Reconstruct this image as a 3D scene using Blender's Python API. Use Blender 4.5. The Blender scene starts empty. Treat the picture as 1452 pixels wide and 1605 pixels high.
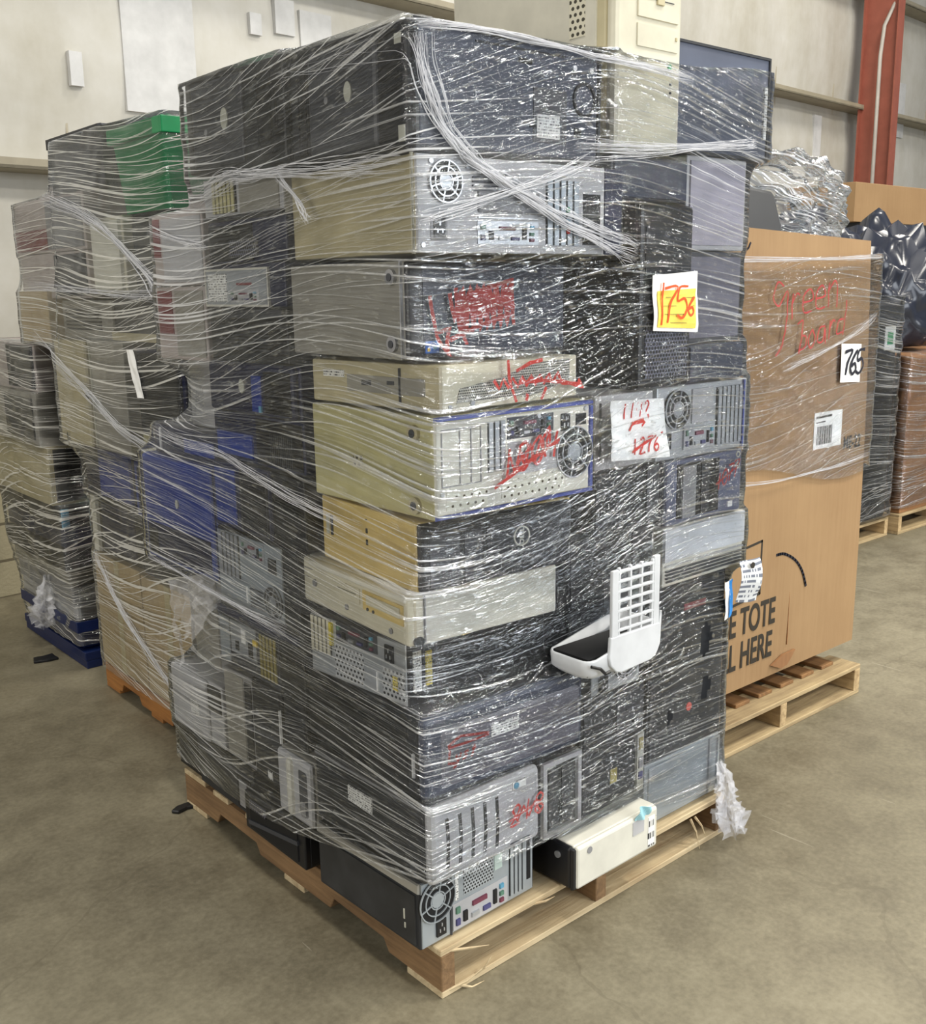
import bpy, bmesh, math, random
from mathutils import Vector, Matrix, Euler
from mathutils.bvhtree import BVHTree
random.seed(7)
S = bpy.context.scene
COL = S.collection

# ------------------------------------------------------------------ camera
# world axes: x runs along the right-hand face of the front pallet, y along its left-hand face
YAW, PITCH, ROLL = 0.7055773, 0.2128178, 0.0158004
cam = bpy.data.cameras.new('camera')
cam.sensor_fit = 'VERTICAL'
cam.sensor_height = 24.0
cam.lens = 24.0 * 1620.0 / 1605.0
cam.clip_start = 0.05
co = bpy.data.objects.new('camera', cam)
COL.objects.link(co)
Rw = Matrix.Rotation(-YAW, 4, 'Z') @ Matrix.Rotation(math.pi / 2 - PITCH, 4, 'X') @ Matrix.Rotation(-ROLL, 4, 'Z')
co.matrix_world = Matrix.Translation((-1.30398, -1.62826, 1.58318)) @ Rw
S.camera = co

# ------------------------------------------------------------------ light
S.view_settings.view_transform = 'Standard'
S.view_settings.look = 'None'
S.view_settings.gamma = 1.0
S.view_settings.use_curve_mapping = False
S.view_settings.exposure = 0.36
world = bpy.data.worlds.new('world')
S.world = world
world.use_nodes = True
bg = world.node_tree.nodes['Background']
bg.inputs[0].default_value = (0.92, 0.95, 1.0, 1)
bg.inputs[1].default_value = 0.22


def area(name, loc, rot, sx, sy, power, color):
    l = bpy.data.lights.new(name, 'AREA')
    l.shape = 'RECTANGLE'
    l.size, l.size_y = sx, sy
    l.energy = power
    l.color = color
    o = bpy.data.objects.new(name, l)
    o.location = loc
    o.rotation_euler = rot
    COL.objects.link(o)
    return o


# rows of high-bay lamps under the roof
for i, x in enumerate((-5.5, -1.0, 3.5, 8.0)):
    for j, y in enumerate((-6.5, -2.0, 2.2)):
        area('high_bay_lamp', (x, y, 6.4), (0, 0, 0), 0.5, 1.3, (40, 92, 200, 205)[i] * (1, 1, .5)[j], (1.0, 0.95, 0.85))
# unseen lights added to brighten the faces: cool from behind right, warm from left
area('side_fill_light', (3.2, -7.5, 2.6), (math.radians(82), 0, 0), 5.0, 3.6, 330, (0.9, 0.95, 1.0))
area('side_fill_light', (-8.5, -1.0, 2.4), (math.radians(84), 0, math.radians(-90)), 4.0, 3.2, 190, (1.0, 0.96, 0.88))


# ------------------------------------------------------------------ materials
def lin(c):
    return tuple(((v / 255.0) / 12.92 if v / 255.0 <= 0.04045 else ((v / 255.0 + 0.055) / 1.055) ** 2.4) for v in c) + (1,)


class NT:
    def __init__(s, name):
        s.m = bpy.data.materials.new(name)
        s.m.use_nodes = True
        s.t = s.m.node_tree
        s.t.nodes.clear()
        s.out = s.n('ShaderNodeOutputMaterial')

    def n(s, typ, **kw):
        n = s.t.nodes.new(typ)
        for k, v in kw.items():
            if k == 'inp':
                for a, b in v.items():
                    n.inputs[a].default_value = b
            else:
                setattr(n, k, v)
        return n

    def l(s, a, b):
        s.t.links.new(a, b)

    def math(s, op, a, b=None, clamp=False):
        n = s.n('ShaderNodeMath', operation=op, use_clamp=clamp)
        for i, v in enumerate((a, b)):
            if v is None:
                continue
            if isinstance(v, (int, float)):
                n.inputs[i].default_value = v
            else:
                s.l(v, n.inputs[i])
        return n.outputs[0]

    def noise(s, vec, scale, detail=3, rough=0.55, dist=0.0):
        n = s.n('ShaderNodeTexNoise', inp={'Scale': scale, 'Detail': detail, 'Roughness': rough, 'Distortion': dist})
        if vec is not None:
            s.l(vec, n.inputs['Vector'])
        return n.outputs[0]

    def ramp(s, fac, stops):
        n = s.n('ShaderNodeValToRGB')
        cr = n.color_ramp
        while len(cr.elements) > len(stops):
            cr.elements.remove(cr.elements[-1])
        while len(cr.elements) < len(stops):
            cr.elements.new(0.5)
        for e, (p, c) in zip(cr.elements, stops):
            e.position = p
            e.color = c if len(c) == 4 else tuple(c) + (1,)
        s.l(fac, n.inputs[0])
        return n.outputs[0]

    def mapping(s, vec, scale, rot=(0, 0, 0)):
        n = s.n('ShaderNodeMapping')
        n.inputs['Scale'].default_value = scale
        n.inputs['Rotation'].default_value = rot
        s.l(vec, n.inputs[0])
        return n.outputs[0]


MATS = {}


def mat(name, c, rough=0.5, metal=0.0, var=0.10, scale=9.0, bump=0.0, spec=0.5):
    """plain painted / plastic / steel surface with a little uneven wear"""
    if name in MATS:
        return MATS[name]
    t = NT(name)
    p = t.n('ShaderNodeBsdfPrincipled')
    tc = t.n('ShaderNodeTexCoord')
    f = t.noise(tc.outputs['Object'], scale, 4, 0.6)
    a = lin(c)
    d = tuple(max(0, x * (1 - var)) for x in a[:3]) + (1,)
    e = tuple(min(1, x * (1 + var)) for x in a[:3]) + (1,)
    t.l(t.ramp(f, [(0.3, d), (0.7, e)]), p.inputs['Base Color'])
    p.inputs['Roughness'].default_value = rough
    p.inputs['Metallic'].default_value = metal
    p.inputs['Specular IOR Level'].default_value = spec
    if bump:
        b = t.n('ShaderNodeBump', inp={'Strength': bump, 'Distance': 0.002})
        t.l(t.noise(tc.outputs['Object'], scale * 12, 3), b.inputs['Height'])
        t.l(b.outputs[0], p.inputs['Normal'])
    t.l(p.outputs[0], t.out.inputs[0])
    MATS[name] = t.m
    return t.m


def perf(name, c, hole=(14, 15, 17), pitch=0.009, rad=0.33, metal=0.2):
    """plate punched with a staggered field of holes (UV in metres)"""
    if name in MATS:
        return MATS[name]
    t = NT(name)
    p = t.n('ShaderNodeBsdfPrincipled', inp={'Roughness': 0.45, 'Metallic': metal})
    uv = t.n('ShaderNodeUVMap')
    sp = t.n('ShaderNodeSeparateXYZ')
    t.l(uv.outputs[0], sp.inputs[0])
    y = t.math('DIVIDE', sp.outputs[1], pitch * 0.87)
    row = t.math('FLOOR', y)
    sh = t.math('MULTIPLY', t.math('MODULO', row, 2.0), 0.5)
    x = t.math('ADD', t.math('DIVIDE', sp.outputs[0], pitch), sh)
    fx = t.math('SUBTRACT', t.math('FRACT', x), 0.5)
    fy = t.math('SUBTRACT', t.math('FRACT', y), 0.5)
    d = t.math('SQRT', t.math('ADD', t.math('MULTIPLY', fx, fx), t.math('MULTIPLY', fy, fy)))
    k = t.math('LESS_THAN', d, rad)
    mx = t.n('ShaderNodeMix', data_type='RGBA')
    t.l(k, mx.inputs[0])
    mx.inputs[6].default_value = lin(c)
    mx.inputs[7].default_value = lin(hole)
    t.l(mx.outputs[2], p.inputs['Base Color'])
    t.l(p.outputs[0], t.out.inputs[0])
    MATS[name] = t.m
    return t.m


def printed(name, paper, ink, pitch_x=0.0015, pitch_y=0.006, thr=0.6):
    """paper label carrying rows of fine unreadable print"""
    if name in MATS:
        return MATS[name]
    t = NT(name)
    p = t.n('ShaderNodeBsdfPrincipled', inp={'Roughness': 0.6})
    uv = t.n('ShaderNodeUVMap')
    sp = t.n('ShaderNodeSeparateXYZ')
    t.l(uv.outputs[0], sp.inputs[0])
    row = t.math('LESS_THAN', t.math('FRACT', t.math('DIVIDE', sp.outputs[1], pitch_y)), 0.5)
    v = t.mapping(uv.outputs[0], (1 / pitch_x, 1 / pitch_y, 1))
    w = t.n('ShaderNodeTexWhiteNoise', noise_dimensions='2D')
    sn = t.n('ShaderNodeVectorMath', operation='FLOOR')
    t.l(v, sn.inputs[0])
    t.l(sn.outputs[0], w.inputs['Vector'])
    k = t.math('MULTIPLY', row, t.math('GREATER_THAN', w.outputs[0], thr))
    mx = t.n('ShaderNodeMix', data_type='RGBA')
    t.l(k, mx.inputs[0])
    mx.inputs[6].default_value = lin(paper)
    mx.inputs[7].default_value = lin(ink)
    t.l(mx.outputs[2], p.inputs['Base Color'])
    t.l(p.outputs[0], t.out.inputs[0])
    MATS[name] = t.m
    return t.m


def wood(name, c1, c2, along='X'):
    if name in MATS:
        return MATS[name]
    t = NT(name)
    p = t.n('ShaderNodeBsdfPrincipled', inp={'Roughness': 0.8})
    tc = t.n('ShaderNodeTexCoord')
    sc = {'X': (2.5, 45, 45), 'Y': (45, 2.5, 45)}[along]
    g = t.noise(t.mapping(tc.outputs['Object'], sc), 1.0, 5, 0.65, 0.6)
    st = t.noise(tc.outputs['Object'], 5.0, 4, 0.6)
    k = t.math('ADD', t.math('MULTIPLY', g, 0.65), t.math('MULTIPLY', st, 0.35))
    t.l(t.ramp(k, [(0.3, lin(c2)), (0.62, lin(c1))]), p.inputs['Base Color'])
    b = t.n('ShaderNodeBump', inp={'Strength': 0.6, 'Distance': 0.004})
    t.l(g, b.inputs['Height'])
    t.l(b.outputs[0], p.inputs['Normal'])
    t.l(p.outputs[0], t.out.inputs[0])
    MATS[name] = t.m
    return t.m


def cardboard(name, c1, c2):
    if name in MATS:
        return MATS[name]
    t = NT(name)
    p = t.n('ShaderNodeBsdfPrincipled', inp={'Roughness': 0.75})
    tc = t.n('ShaderNodeTexCoord')
    a = t.noise(t.mapping(tc.outputs['Object'], (60, 60, 3)), 1.0, 3)
    b_ = t.noise(tc.outputs['Object'], 2.5, 5, 0.6)
    k = t.math('ADD', t.math('MULTIPLY', a, 0.3), t.math('MULTIPLY', b_, 0.7))
    t.l(t.ramp(k, [(0.3, lin(c2)), (0.65, lin(c1))]), p.inputs['Base Color'])
    b = t.n('ShaderNodeBump', inp={'Strength': 0.25, 'Distance': 0.004})
    t.l(a, b.inputs['Height'])
    t.l(b.outputs[0], p.inputs['Normal'])
    t.l(p.outputs[0], t.out.inputs[0])
    MATS[name] = t.m
    return t.m


def film(name, haze=0.5, gloss=0.3, streak=1.0, tint=(0.93, 0.94, 0.96)):
    """clear stretch film: milky stretch lines, ridged gloss (UV in metres, x round the load, y up)"""
    if name in MATS:
        return MATS[name]
    t = NT(name)
    uv = t.n('ShaderNodeUVMap').outputs[0]
    att = t.n('ShaderNodeAttribute', attribute_name='milkiness').outputs['Fac']
    # the stretch lines stay straight but fan out: bend the coordinates slowly
    w1 = t.noise(t.mapping(uv, (0.75, 1.5, 1)), 1.0, 0, 0.4)
    sp = t.n('ShaderNodeSeparateXYZ')
    t.l(uv, sp.inputs[0])

    def bent(k, slope, z):
        yy = t.math('ADD', sp.outputs[1], t.math('ADD', t.math('MULTIPLY', t.math('SUBTRACT', w1, 0.5), k), t.math('MULTIPLY', sp.outputs[0], slope)))
        cb = t.n('ShaderNodeCombineXYZ')
        t.l(sp.outputs[0], cb.inputs[0])
        t.l(yy, cb.inputs[1])
        cb.inputs[2].default_value = z
        return cb.outputs[0]
    v = bent(0.30, 0.03, 0.0)
    v2 = bent(0.52, -0.10, 4.0)
    s1 = t.noise(t.mapping(v, (0.9, 130, 1)), 1.0, 1, 0.4)
    s2 = t.noise(t.mapping(v2, (1.3, 185, 1)), 1.0, 1, 0.4)
    s3 = t.noise(t.mapping(v, (1.1, 24, 1)), 1.0, 3, 0.6)
    l1 = t.ramp(s1, [(0.60, (0, 0, 0)), (0.67, (1, 1, 1))])
    l2 = t.ramp(s2, [(0.62, (0, 0, 0)), (0.69, (1, 1, 1))])
    pat = t.ramp(t.noise(uv, 3.0, 3, 0.6), [(0.34, (0.2, 0.2, 0.2)), (0.62, (1, 1, 1))])
    lines = t.math('MULTIPLY', t.math('MAXIMUM', l1, t.math('MULTIPLY', l2, 0.85)), t.math('ADD', t.math('MULTIPLY', pat, 0.7), 0.3))
    veil = t.math('MULTIPLY', t.ramp(s3, [(0.3, (0.05, 0.05, 0.05)), (0.75, (1, 1, 1))]), pat)
    hz = t.math('ADD', t.math('MULTIPLY', lines, 1.0 * streak), t.math('MULTIPLY', veil, 0.11))
    hz = t.math('MULTIPLY', t.math('MULTIPLY', hz, att), haze * 1.6, True)
    hz = t.math('MINIMUM', hz, 0.85)
    dif = t.n('ShaderNodeBsdfDiffuse', inp={'Color': tint + (1,)})
    trl = t.n('ShaderNodeBsdfTranslucent', inp={'Color': tint + (1,)})
    md = t.n('ShaderNodeMixShader', inp={0: 0.3})
    t.l(dif.outputs[0], md.inputs[1])
    t.l(trl.outputs[0], md.inputs[2])
    tr = t.n('ShaderNodeBsdfTransparent', inp={'Color': (0.97, 0.975, 0.98, 1)})
    m1 = t.n('ShaderNodeMixShader')
    t.l(hz, m1.inputs[0])
    t.l(tr.outputs[0], m1.inputs[1])
    t.l(md.outputs[0], m1.inputs[2])
    # ridges
    ht = t.math('ADD', t.math('MULTIPLY', s3, 1.5), t.math('ADD', t.math('MULTIPLY', s1, 0.8), t.math('MULTIPLY', s2, 0.6)))
    crk = t.noise(t.mapping(v, (24, 90, 1)), 1.0, 3, 0.6, 0.6)
    thin = t.math('SUBTRACT', 1.15, att, True)
    ht = t.math('ADD', ht, t.math('MULTIPLY', t.math('MULTIPLY', crk, t.math('MULTIPLY', pat, thin)), 1.0))
    ht = t.math('ADD', ht, t.math('ADD', t.math('MULTIPLY', l1, 0.2), t.math('MULTIPLY', l2, 0.15)))
    b = t.n('ShaderNodeBump', inp={'Strength': 1.0, 'Distance': 0.014})
    t.l(ht, b.inputs['Height'])
    gl = t.n('ShaderNodeBsdfGlossy', inp={'Roughness': 0.09, 'Color': (.94, .97, 1, 1)})
    t.l(b.outputs[0], gl.inputs['Normal'])
    lw = t.n('ShaderNodeFresnel', inp={'IOR': 1.52})
    ridge = t.math('MULTIPLY', t.math('MAXIMUM', t.math('MAXIMUM', l1, l2), t.math('MULTIPLY', t.ramp(crk, [(0.56, (0, 0, 0)), (0.64, (.9, .9, .9))]), thin)), t.math('ADD', t.math('MULTIPLY', pat, 0.75), 0.25))
    gf = t.math('ADD', t.math('MULTIPLY', lw.outputs[0], 1.0), t.math('MULTIPLY', ridge, t.math('MULTIPLY', t.math('SUBTRACT', 1.35, att, True), gloss * 1.9)), True)
    m2 = t.n('ShaderNodeMixShader')
    t.l(gf, m2.inputs[0])
    t.l(m1.outputs[0], m2.inputs[1])
    t.l(gl.outputs[0], m2.inputs[2])
    t.l(m2.outputs[0], t.out.inputs[0])
    MATS[name] = t.m
    return t.m


M_BLACK = mat('black_plastic', (20, 21, 25), 0.42)
M_DARK = mat('charcoal_painted_steel', (38, 40, 44), 0.5)
M_DGREY = mat('dark_grey_plastic', (60, 62, 68), 0.45)
M_SLATE = mat('slate_blue_plastic', (50, 57, 76), 0.42)
M_NAVY = mat('navy_plastic', (16, 24, 60), 0.42)
M_BLUE = mat('deep_blue_plastic', (14, 52, 140), 0.42)
M_BLUELINE = mat('blue_trim_plastic', (72, 86, 160), 0.4)
M_GREY = mat('grey_plastic', (138, 138, 140), 0.45)
M_LGREY = mat('light_grey_plastic', (182, 182, 184), 0.42)
M_GSIDE = mat('grey_painted_steel', (150, 147, 138), 0.42)
M_STEEL = mat('galvanised_steel', (186, 190, 194), 0.38, 0.55)
M_BSTEEL = mat('bluish_steel', (170, 178, 184), 0.4, 0.4)
M_BEIGE = mat('beige_plastic', (206, 201, 180), 0.5)
M_TAN = mat('tan_painted_steel', (186, 176, 142), 0.5)
M_YEL = mat('yellowed_plastic', (212, 188, 122), 0.5)
M_OLIVE = mat('yellowed_grey_steel', (190, 184, 138), 0.48)
M_CREAM = mat('cream_white_plastic', (214, 212, 200), 0.45)
M_WHITE = mat('white_plastic', (206, 209, 213), 0.4)
M_PAPER = mat('white_paper', (240, 240, 238), 0.7)
M_YPAPER = mat('yellow_paper', (244, 214, 92), 0.7)
M_HOLE = mat('dark_opening', (9, 9, 11), 0.7)
M_WIRE = mat('bright_wire', (205, 208, 212), 0.3, 0.7)
M_RED = mat('red_marker_ink', (205, 48, 30), 0.55)
M_DRED = mat('dark_red_marker_ink', (150, 28, 18), 0.55)
M_ORANGE = mat('orange_marker_ink', (226, 84, 24), 0.55)
M_PINK = mat('magenta_port', (118, 58, 76), 0.5)
M_VIOLET = mat('violet_port', (74, 74, 120), 0.5)
M_GREENP = mat('green_port', (64, 160, 110), 0.5)
M_GP2 = mat('pale_green_port', (92, 132, 112), 0.5)
M_CYAN = mat('cyan_port', (96, 160, 190), 0.5)
M_BRASS = mat('brassy_slot_cover', (178, 164, 92), 0.4, 0.5)
M_INK = mat('black_ink', (44, 38, 30), 0.6)
M_MARK = mat('black_marker_ink', (22, 24, 40), 0.6)
M_OVAL = mat('pale_badge', (196, 196, 182), 0.4)
M_GREEN = mat('green_bin_plastic', (12, 132, 78), 0.35)
M_BLUEBIN = mat('blue_bin_plastic', (14, 32, 78), 0.4)
M_MAUVE = mat('mauve_grey_plastic', (178, 168, 164), 0.5)
M_WINE = mat('wine_red_plastic', (128, 60, 66), 0.5)
P_STEEL = perf('perforated_steel', (178, 184, 188))
P_FINE = perf('finely_perforated_steel', (188, 186, 174), (40, 40, 42), 0.0062, 0.36)
P_BLACK = perf('black_honeycomb_grille', (98, 100, 116), (10, 10, 12), 0.011, 0.40, 0.0)
P_BEIGE = perf('beige_perforated_panel', (206, 201, 180), (60, 56, 44), 0.016, 0.30, 0.0)
P_WIDE = perf('sparsely_punched_steel', (220, 219, 204), (70, 58, 30), 0.021, 0.17, 0.0)
P_SPLIT = perf('sparsely_punched_silver', (196, 198, 200), (30, 32, 36), 0.013, 0.3)
L_PRINT = printed('printed_label', (232, 232, 228), (70, 70, 76))
L_BAR = printed('barcode_label', (236, 236, 232), (50, 50, 52), 0.0016, 0.034, 0.45)
L_YEL = printed('yellow_printed_label', (226, 206, 92), (84, 80, 50))
L_DOC = printed('printed_notice', (232, 235, 238), (120, 126, 140), 0.0042, 0.015, 0.35)
W_PALE = wood('pale_pine', (206, 188, 152), (148, 124, 90))
W_PALEY = wood('pale_pine_lengthwise', (206, 180, 136), (128, 100, 66), 'Y')
W_GREY = wood('weathered_pine', (188, 166, 126), (118, 98, 70))
W_DARKY = wood('stained_pine', (150, 112, 70), (90, 62, 38), 'Y')
W_ORANGE = wood('orange_pine', (176, 120, 62), (120, 78, 40), 'Y')
C_BOX = cardboard('brown_cardboard', (162, 131, 93), (147, 116, 80))
C_BOX2 = cardboard('dull_brown_cardboard', (160, 116, 74), (128, 90, 58))
C_TAN = cardboard('pale_tan_cardboard', (190, 172, 134), (166, 146, 110))


# ------------------------------------------------------------------ mesh helpers
class Face:
    """a flat face: origin, image-right axis, up axis, outward axis, width, height"""

    def __init__(s, o, a, b, n, W=1.0, H=1.0):
        s.o, s.a, s.b, s.n, s.W, s.H = Vector(o), Vector(a), Vector(b), Vector(n), W, H

    def p(s, x, y, h=0.0):
        return s.o + s.a * x + s.b * y + s.n * h


class MB:
    def __init__(s):
        s.v, s.f, s.uv = [], [], []

    def add(s, pts, faces, uvs=None):
        k = len(s.v)
        s.v += [Vector(p) for p in pts]
        s.uv += uvs if uvs else [(0, 0)] * len(pts)
        s.f += [tuple(i + k for i in f) for f in faces]

    def box(s, F, x0, x1, y0, y1, h0, h1, taper=0.0):
        q = [(x0, y0), (x1, y0), (x1, y1), (x0, y1)]
        t = taper
        q2 = [(x0 + t, y0 + t), (x1 - t, y0 + t), (x1 - t, y1 - t), (x0 + t, y1 - t)]
        pts = [F.p(x, y, h0) for x, y in q] + [F.p(x, y, h1) for x, y in q2]
        s.add(pts, [(4, 5, 6, 7), (3, 2, 1, 0), (0, 1, 5, 4), (1, 2, 6, 5), (2, 3, 7, 6), (3, 0, 4, 7)], q + q2)
        return s

    def poly(s, F, pts, h0, h1):
        n = len(pts)
        v = [F.p(x, y, h0) for x, y in pts] + [F.p(x, y, h1) for x, y in pts]
        fs = [tuple(range(n, 2 * n)), tuple(range(n - 1, -1, -1))]
        fs += [(i, (i + 1) % n, n + (i + 1) % n, n + i) for i in range(n)]
        s.add(v, fs, list(pts) * 2)
        return s

    def disc(s, F, cx, cy, rx, h0, h1, ry=None, seg=24):
        ry = ry or rx
        return s.poly(F, [(cx + rx * math.cos(2 * math.pi * i / seg), cy + ry * math.sin(2 * math.pi * i / seg)) for i in range(seg)], h0, h1)

    def ring(s, F, cx, cy, r0, r1, h0, h1, ry=1.0, seg=28):
        P = []
        for r in (r0, r1):
            for h in (h0, h1):
                P += [F.p(cx + r * math.cos(2 * math.pi * i / seg), cy + ry * r * math.sin(2 * math.pi * i / seg), h) for i in range(seg)]
        fs = []
        for i in range(seg):
            j = (i + 1) % seg
            a, b, c, d = 0, seg, 2 * seg, 3 * seg
            fs += [(b + i, d + i, d + j, b + j), (a + i, a + j, c + j, c + i), (c + i, c + j, d + j, d + i), (a + j, a + i, b + i, b + j)]
        s.add(P, fs)
        return s

    def stroke(s, F, pts, w, h0, h1):
        """flat ribbon following a polyline on a face"""
        for (x0, y0), (x1, y1) in zip(pts, pts[1:]):
            dx, dy = x1 - x0, y1 - y0
            L = math.hypot(dx, dy) or 1e-6
            nx, ny = -dy / L * w / 2, dx / L * w / 2
            ex, ey = dx / L * w * .35, dy / L * w * .35
            s.poly(F, [(x0 + nx - ex, y0 + ny - ey), (x0 - nx - ex, y0 - ny - ey), (x1 - nx + ex, y1 - ny + ey), (x1 + nx + ex, y1 + ny + ey)], h0, h1)
        return s

    def tube(s, pts, r, seg=8, close=False):
        pts = [Vector(p) for p in pts]
        n = len(pts)
        base = len(s.v)
        up = Vector((0.13, 0.27, 0.95)).normalized()
        V = []
        for i, p in enumerate(pts):
            d = (pts[min(i + 1, n - 1)] - pts[max(i - 1, 0)])
            d = d.normalized() if d.length > 0 else Vector((1, 0, 0))
            a = d.cross(up)
            if a.length < 1e-4:
                a = d.cross(Vector((1, 0, 0)))
            a.normalize()
            b = a.cross(d)
            rr = r[i] if isinstance(r, (list, tuple)) else r
            for k in range(seg):
                t = 2 * math.pi * k / seg
                V.append(p + a * math.cos(t) * rr + b * math.sin(t) * rr)
        fs = []
        for i in range(n - 1):
            for k in range(seg):
                fs.append((i * seg + k, i * seg + (k + 1) % seg, (i + 1) * seg + (k + 1) % seg, (i + 1) * seg + k))
        fs.append(tuple(range(seg - 1, -1, -1)))
        fs.append(tuple((n - 1) * seg + k for k in range(seg)))
        s.add(V, fs, [(i // seg * .01, (i % seg) * .003) for i in range(len(V))])
        return s

    def build(s, name, m, parent=None, bevel=0.0, seg=2, smooth=False):
        me = bpy.data.meshes.new(name)
        me.from_pydata([tuple(v) for v in s.v], [], s.f)
        ul = me.uv_layers.new(name='UVMap')
        for lp in me.loops:
            ul.data[lp.index].uv = s.uv[lp.vertex_index]
        bm = bmesh.new()
        bm.from_mesh(me)
        bmesh.ops.recalc_face_normals(bm, faces=bm.faces)
        if bevel:
            bmesh.ops.bevel(bm, geom=[e for e in bm.edges], offset=bevel, segments=seg, affect='EDGES', profile=0.5, clamp_overlap=True)
        bm.to_mesh(me)
        bm.free()
        if smooth:
            for p in me.polygons:
                p.use_smooth = True
        me.materials.append(m)
        o = bpy.data.objects.new(name, me)
        COL.objects.link(o)
        if parent is not None:
            o.parent = parent
        return o


def tag(o, label=None, cat=None, group=None, kind=None):
    for k, v in (('label', label), ('category', cat), ('group', group), ('kind', kind)):
        if v:
            o[k] = v
    return o


def empty(name, loc, yaw=0.0, tilt=(0, 0)):
    o = bpy.data.objects.new(name, None)
    o.empty_display_size = 0.1
    o.rotation_euler = (tilt[0], tilt[1], yaw)
    o.location = loc
    COL.objects.link(o)
    return o


def text_mesh(F, body, x, y, size, m, parent, name='lettering', rot=0.0, xs=1.0, bold=0.0, h=0.0015):
    cu = bpy.data.curves.new('text', 'FONT')
    cu.body = body
    cu.size = 1.0
    cu.align_x = 'CENTER'
    cu.align_y = 'CENTER'
    cu.extrude = 0.0
    cu.offset = bold
    to = bpy.data.objects.new('text', cu)
    COL.objects.link(to)
    dg = bpy.context.evaluated_depsgraph_get()
    ev = to.evaluated_get(dg)
    me = ev.to_mesh()
    mb = MB()
    c, s_ = math.cos(rot), math.sin(rot)
    pts = []
    for v in me.vertices:
        px, py = v.co.x * size * xs, v.co.y * size
        pts.append(F.p(x + px * c - py * s_, y + px * s_ + py * c, h))
    mb.add(pts, [tuple(p.vertices) for p in me.polygons])
    ev.to_mesh_clear()
    bpy.data.objects.remove(to)
    bpy.data.curves.remove(cu)
    return mb.build(name, m, parent)


GLY = {
    '0': [[(.3, 1), (.05, .7), (.05, .3), (.3, 0), (.55, .3), (.55, .7), (.3, 1)]],
    '1': [[(.3, 1), (.28, 0)]],
    '2': [[(.05, .8), (.3, 1), (.5, .8), (.35, .45), (.02, 0), (.6, .05)]],
    '3': [[(.05, .9), (.35, 1), (.5, .75), (.25, .55), (.55, .3), (.3, 0), (.02, .1)]],
    '4': [[(.1, 1), (.04, .45), (.6, .52)], [(.48, .95), (.42, 0)]],
    '5': [[(.58, 1), (.12, .97), (.06, .55), (.4, .62), (.56, .3), (.3, 0), (.02, .1)]],
    '6': [[(.5, 1), (.15, .6), (.03, .25), (.25, 0), (.5, .18), (.35, .45), (.1, .32)]],
    '7': [[(.02, .95), (.6, 1), (.3, .5), (.2, 0)]],
    '8': [[(.3, .52), (.06, .78), (.3, 1), (.52, .78), (.3, .52), (.05, .25), (.3, 0), (.56, .25), (.3, .52)]],
    '9': [[(.52, .75), (.3, .55), (.08, .75), (.3, 1), (.52, .8), (.48, .4), (.4, 0)]],
    'G': [[(.35, .85), (.1, .95), (-.05, .6), (.2, .4), (.5, .75), (.55, .2), (.45, -.5), (.2, -.75)]],
    'r': [[(.2, .6), (.2, 0)], [(.2, .35), (.35, .6), (.5, .55)]],
    'e': [[(.08, .3), (.5, .38), (.35, .62), (.1, .45), (.15, .08), (.5, .1)]],
    'n': [[(.1, .6), (.1, 0)], [(.1, .4), (.35, .65), (.5, .45), (.5, 0)]],
    'b': [[(.0, .9), (.3, 1), (.25, .5), (.2, 0)], [(.2, .1), (.5, .2), (.5, .5), (.3, .55)]],
    'o': [[(.3, .6), (.08, .3), (.28, .02), (.5, .3), (.3, .6)]],
    'a': [[(.5, .55), (.2, .5), (.1, .1), (.4, .1), (.5, .5), (.55, 0)]],
    'd': [[(.45, .5), (.15, .45), (.12, .05), (.45, .1)], [(.55, 1.1), (.5, 0)]],
    'y': [[(.05, .6), (.25, .1), (.5, .6)], [(.5, .6), (.25, -.35), (.05, -.3)]],
    's': [[(.5, .6), (.15, .5), (.45, .2), (.1, .0)]],
    't': [[(.3, .9), (.28, 0)], [(.1, .6), (.5, .65)]],
}


def smoothline(p, k=4):
    if len(p) < 3:
        return p
    out = []
    for i in range(len(p) - 1):
        p0, p1, p2, p3 = p[max(i - 1, 0)], p[i], p[i + 1], p[min(i + 2, len(p) - 1)]
        for j in range(k):
            t = j / k
            out.append(tuple(0.5 * ((2 * b) + (-a + c) * t + (2 * a - 5 * b + 4 * c - d) * t * t + (-a + 3 * b - 3 * c + d) * t ** 3)
                             for a, b, c, d in zip(p0, p1, p2, p3)))
    out.append(tuple(p[-1]))
    return out


def handwriting(body, x, y, h, slant=0.1, adv=0.75, rise=0.0):
    """polylines of handwritten characters"""
    out = []
    for i, ch in enumerate(body):
        for st in GLY.get(ch, []):
            out.append(smoothline([(x + (i * adv + px + slant * py) * h, y + (py + i * rise) * h) for px, py in st]))
    return out


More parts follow.
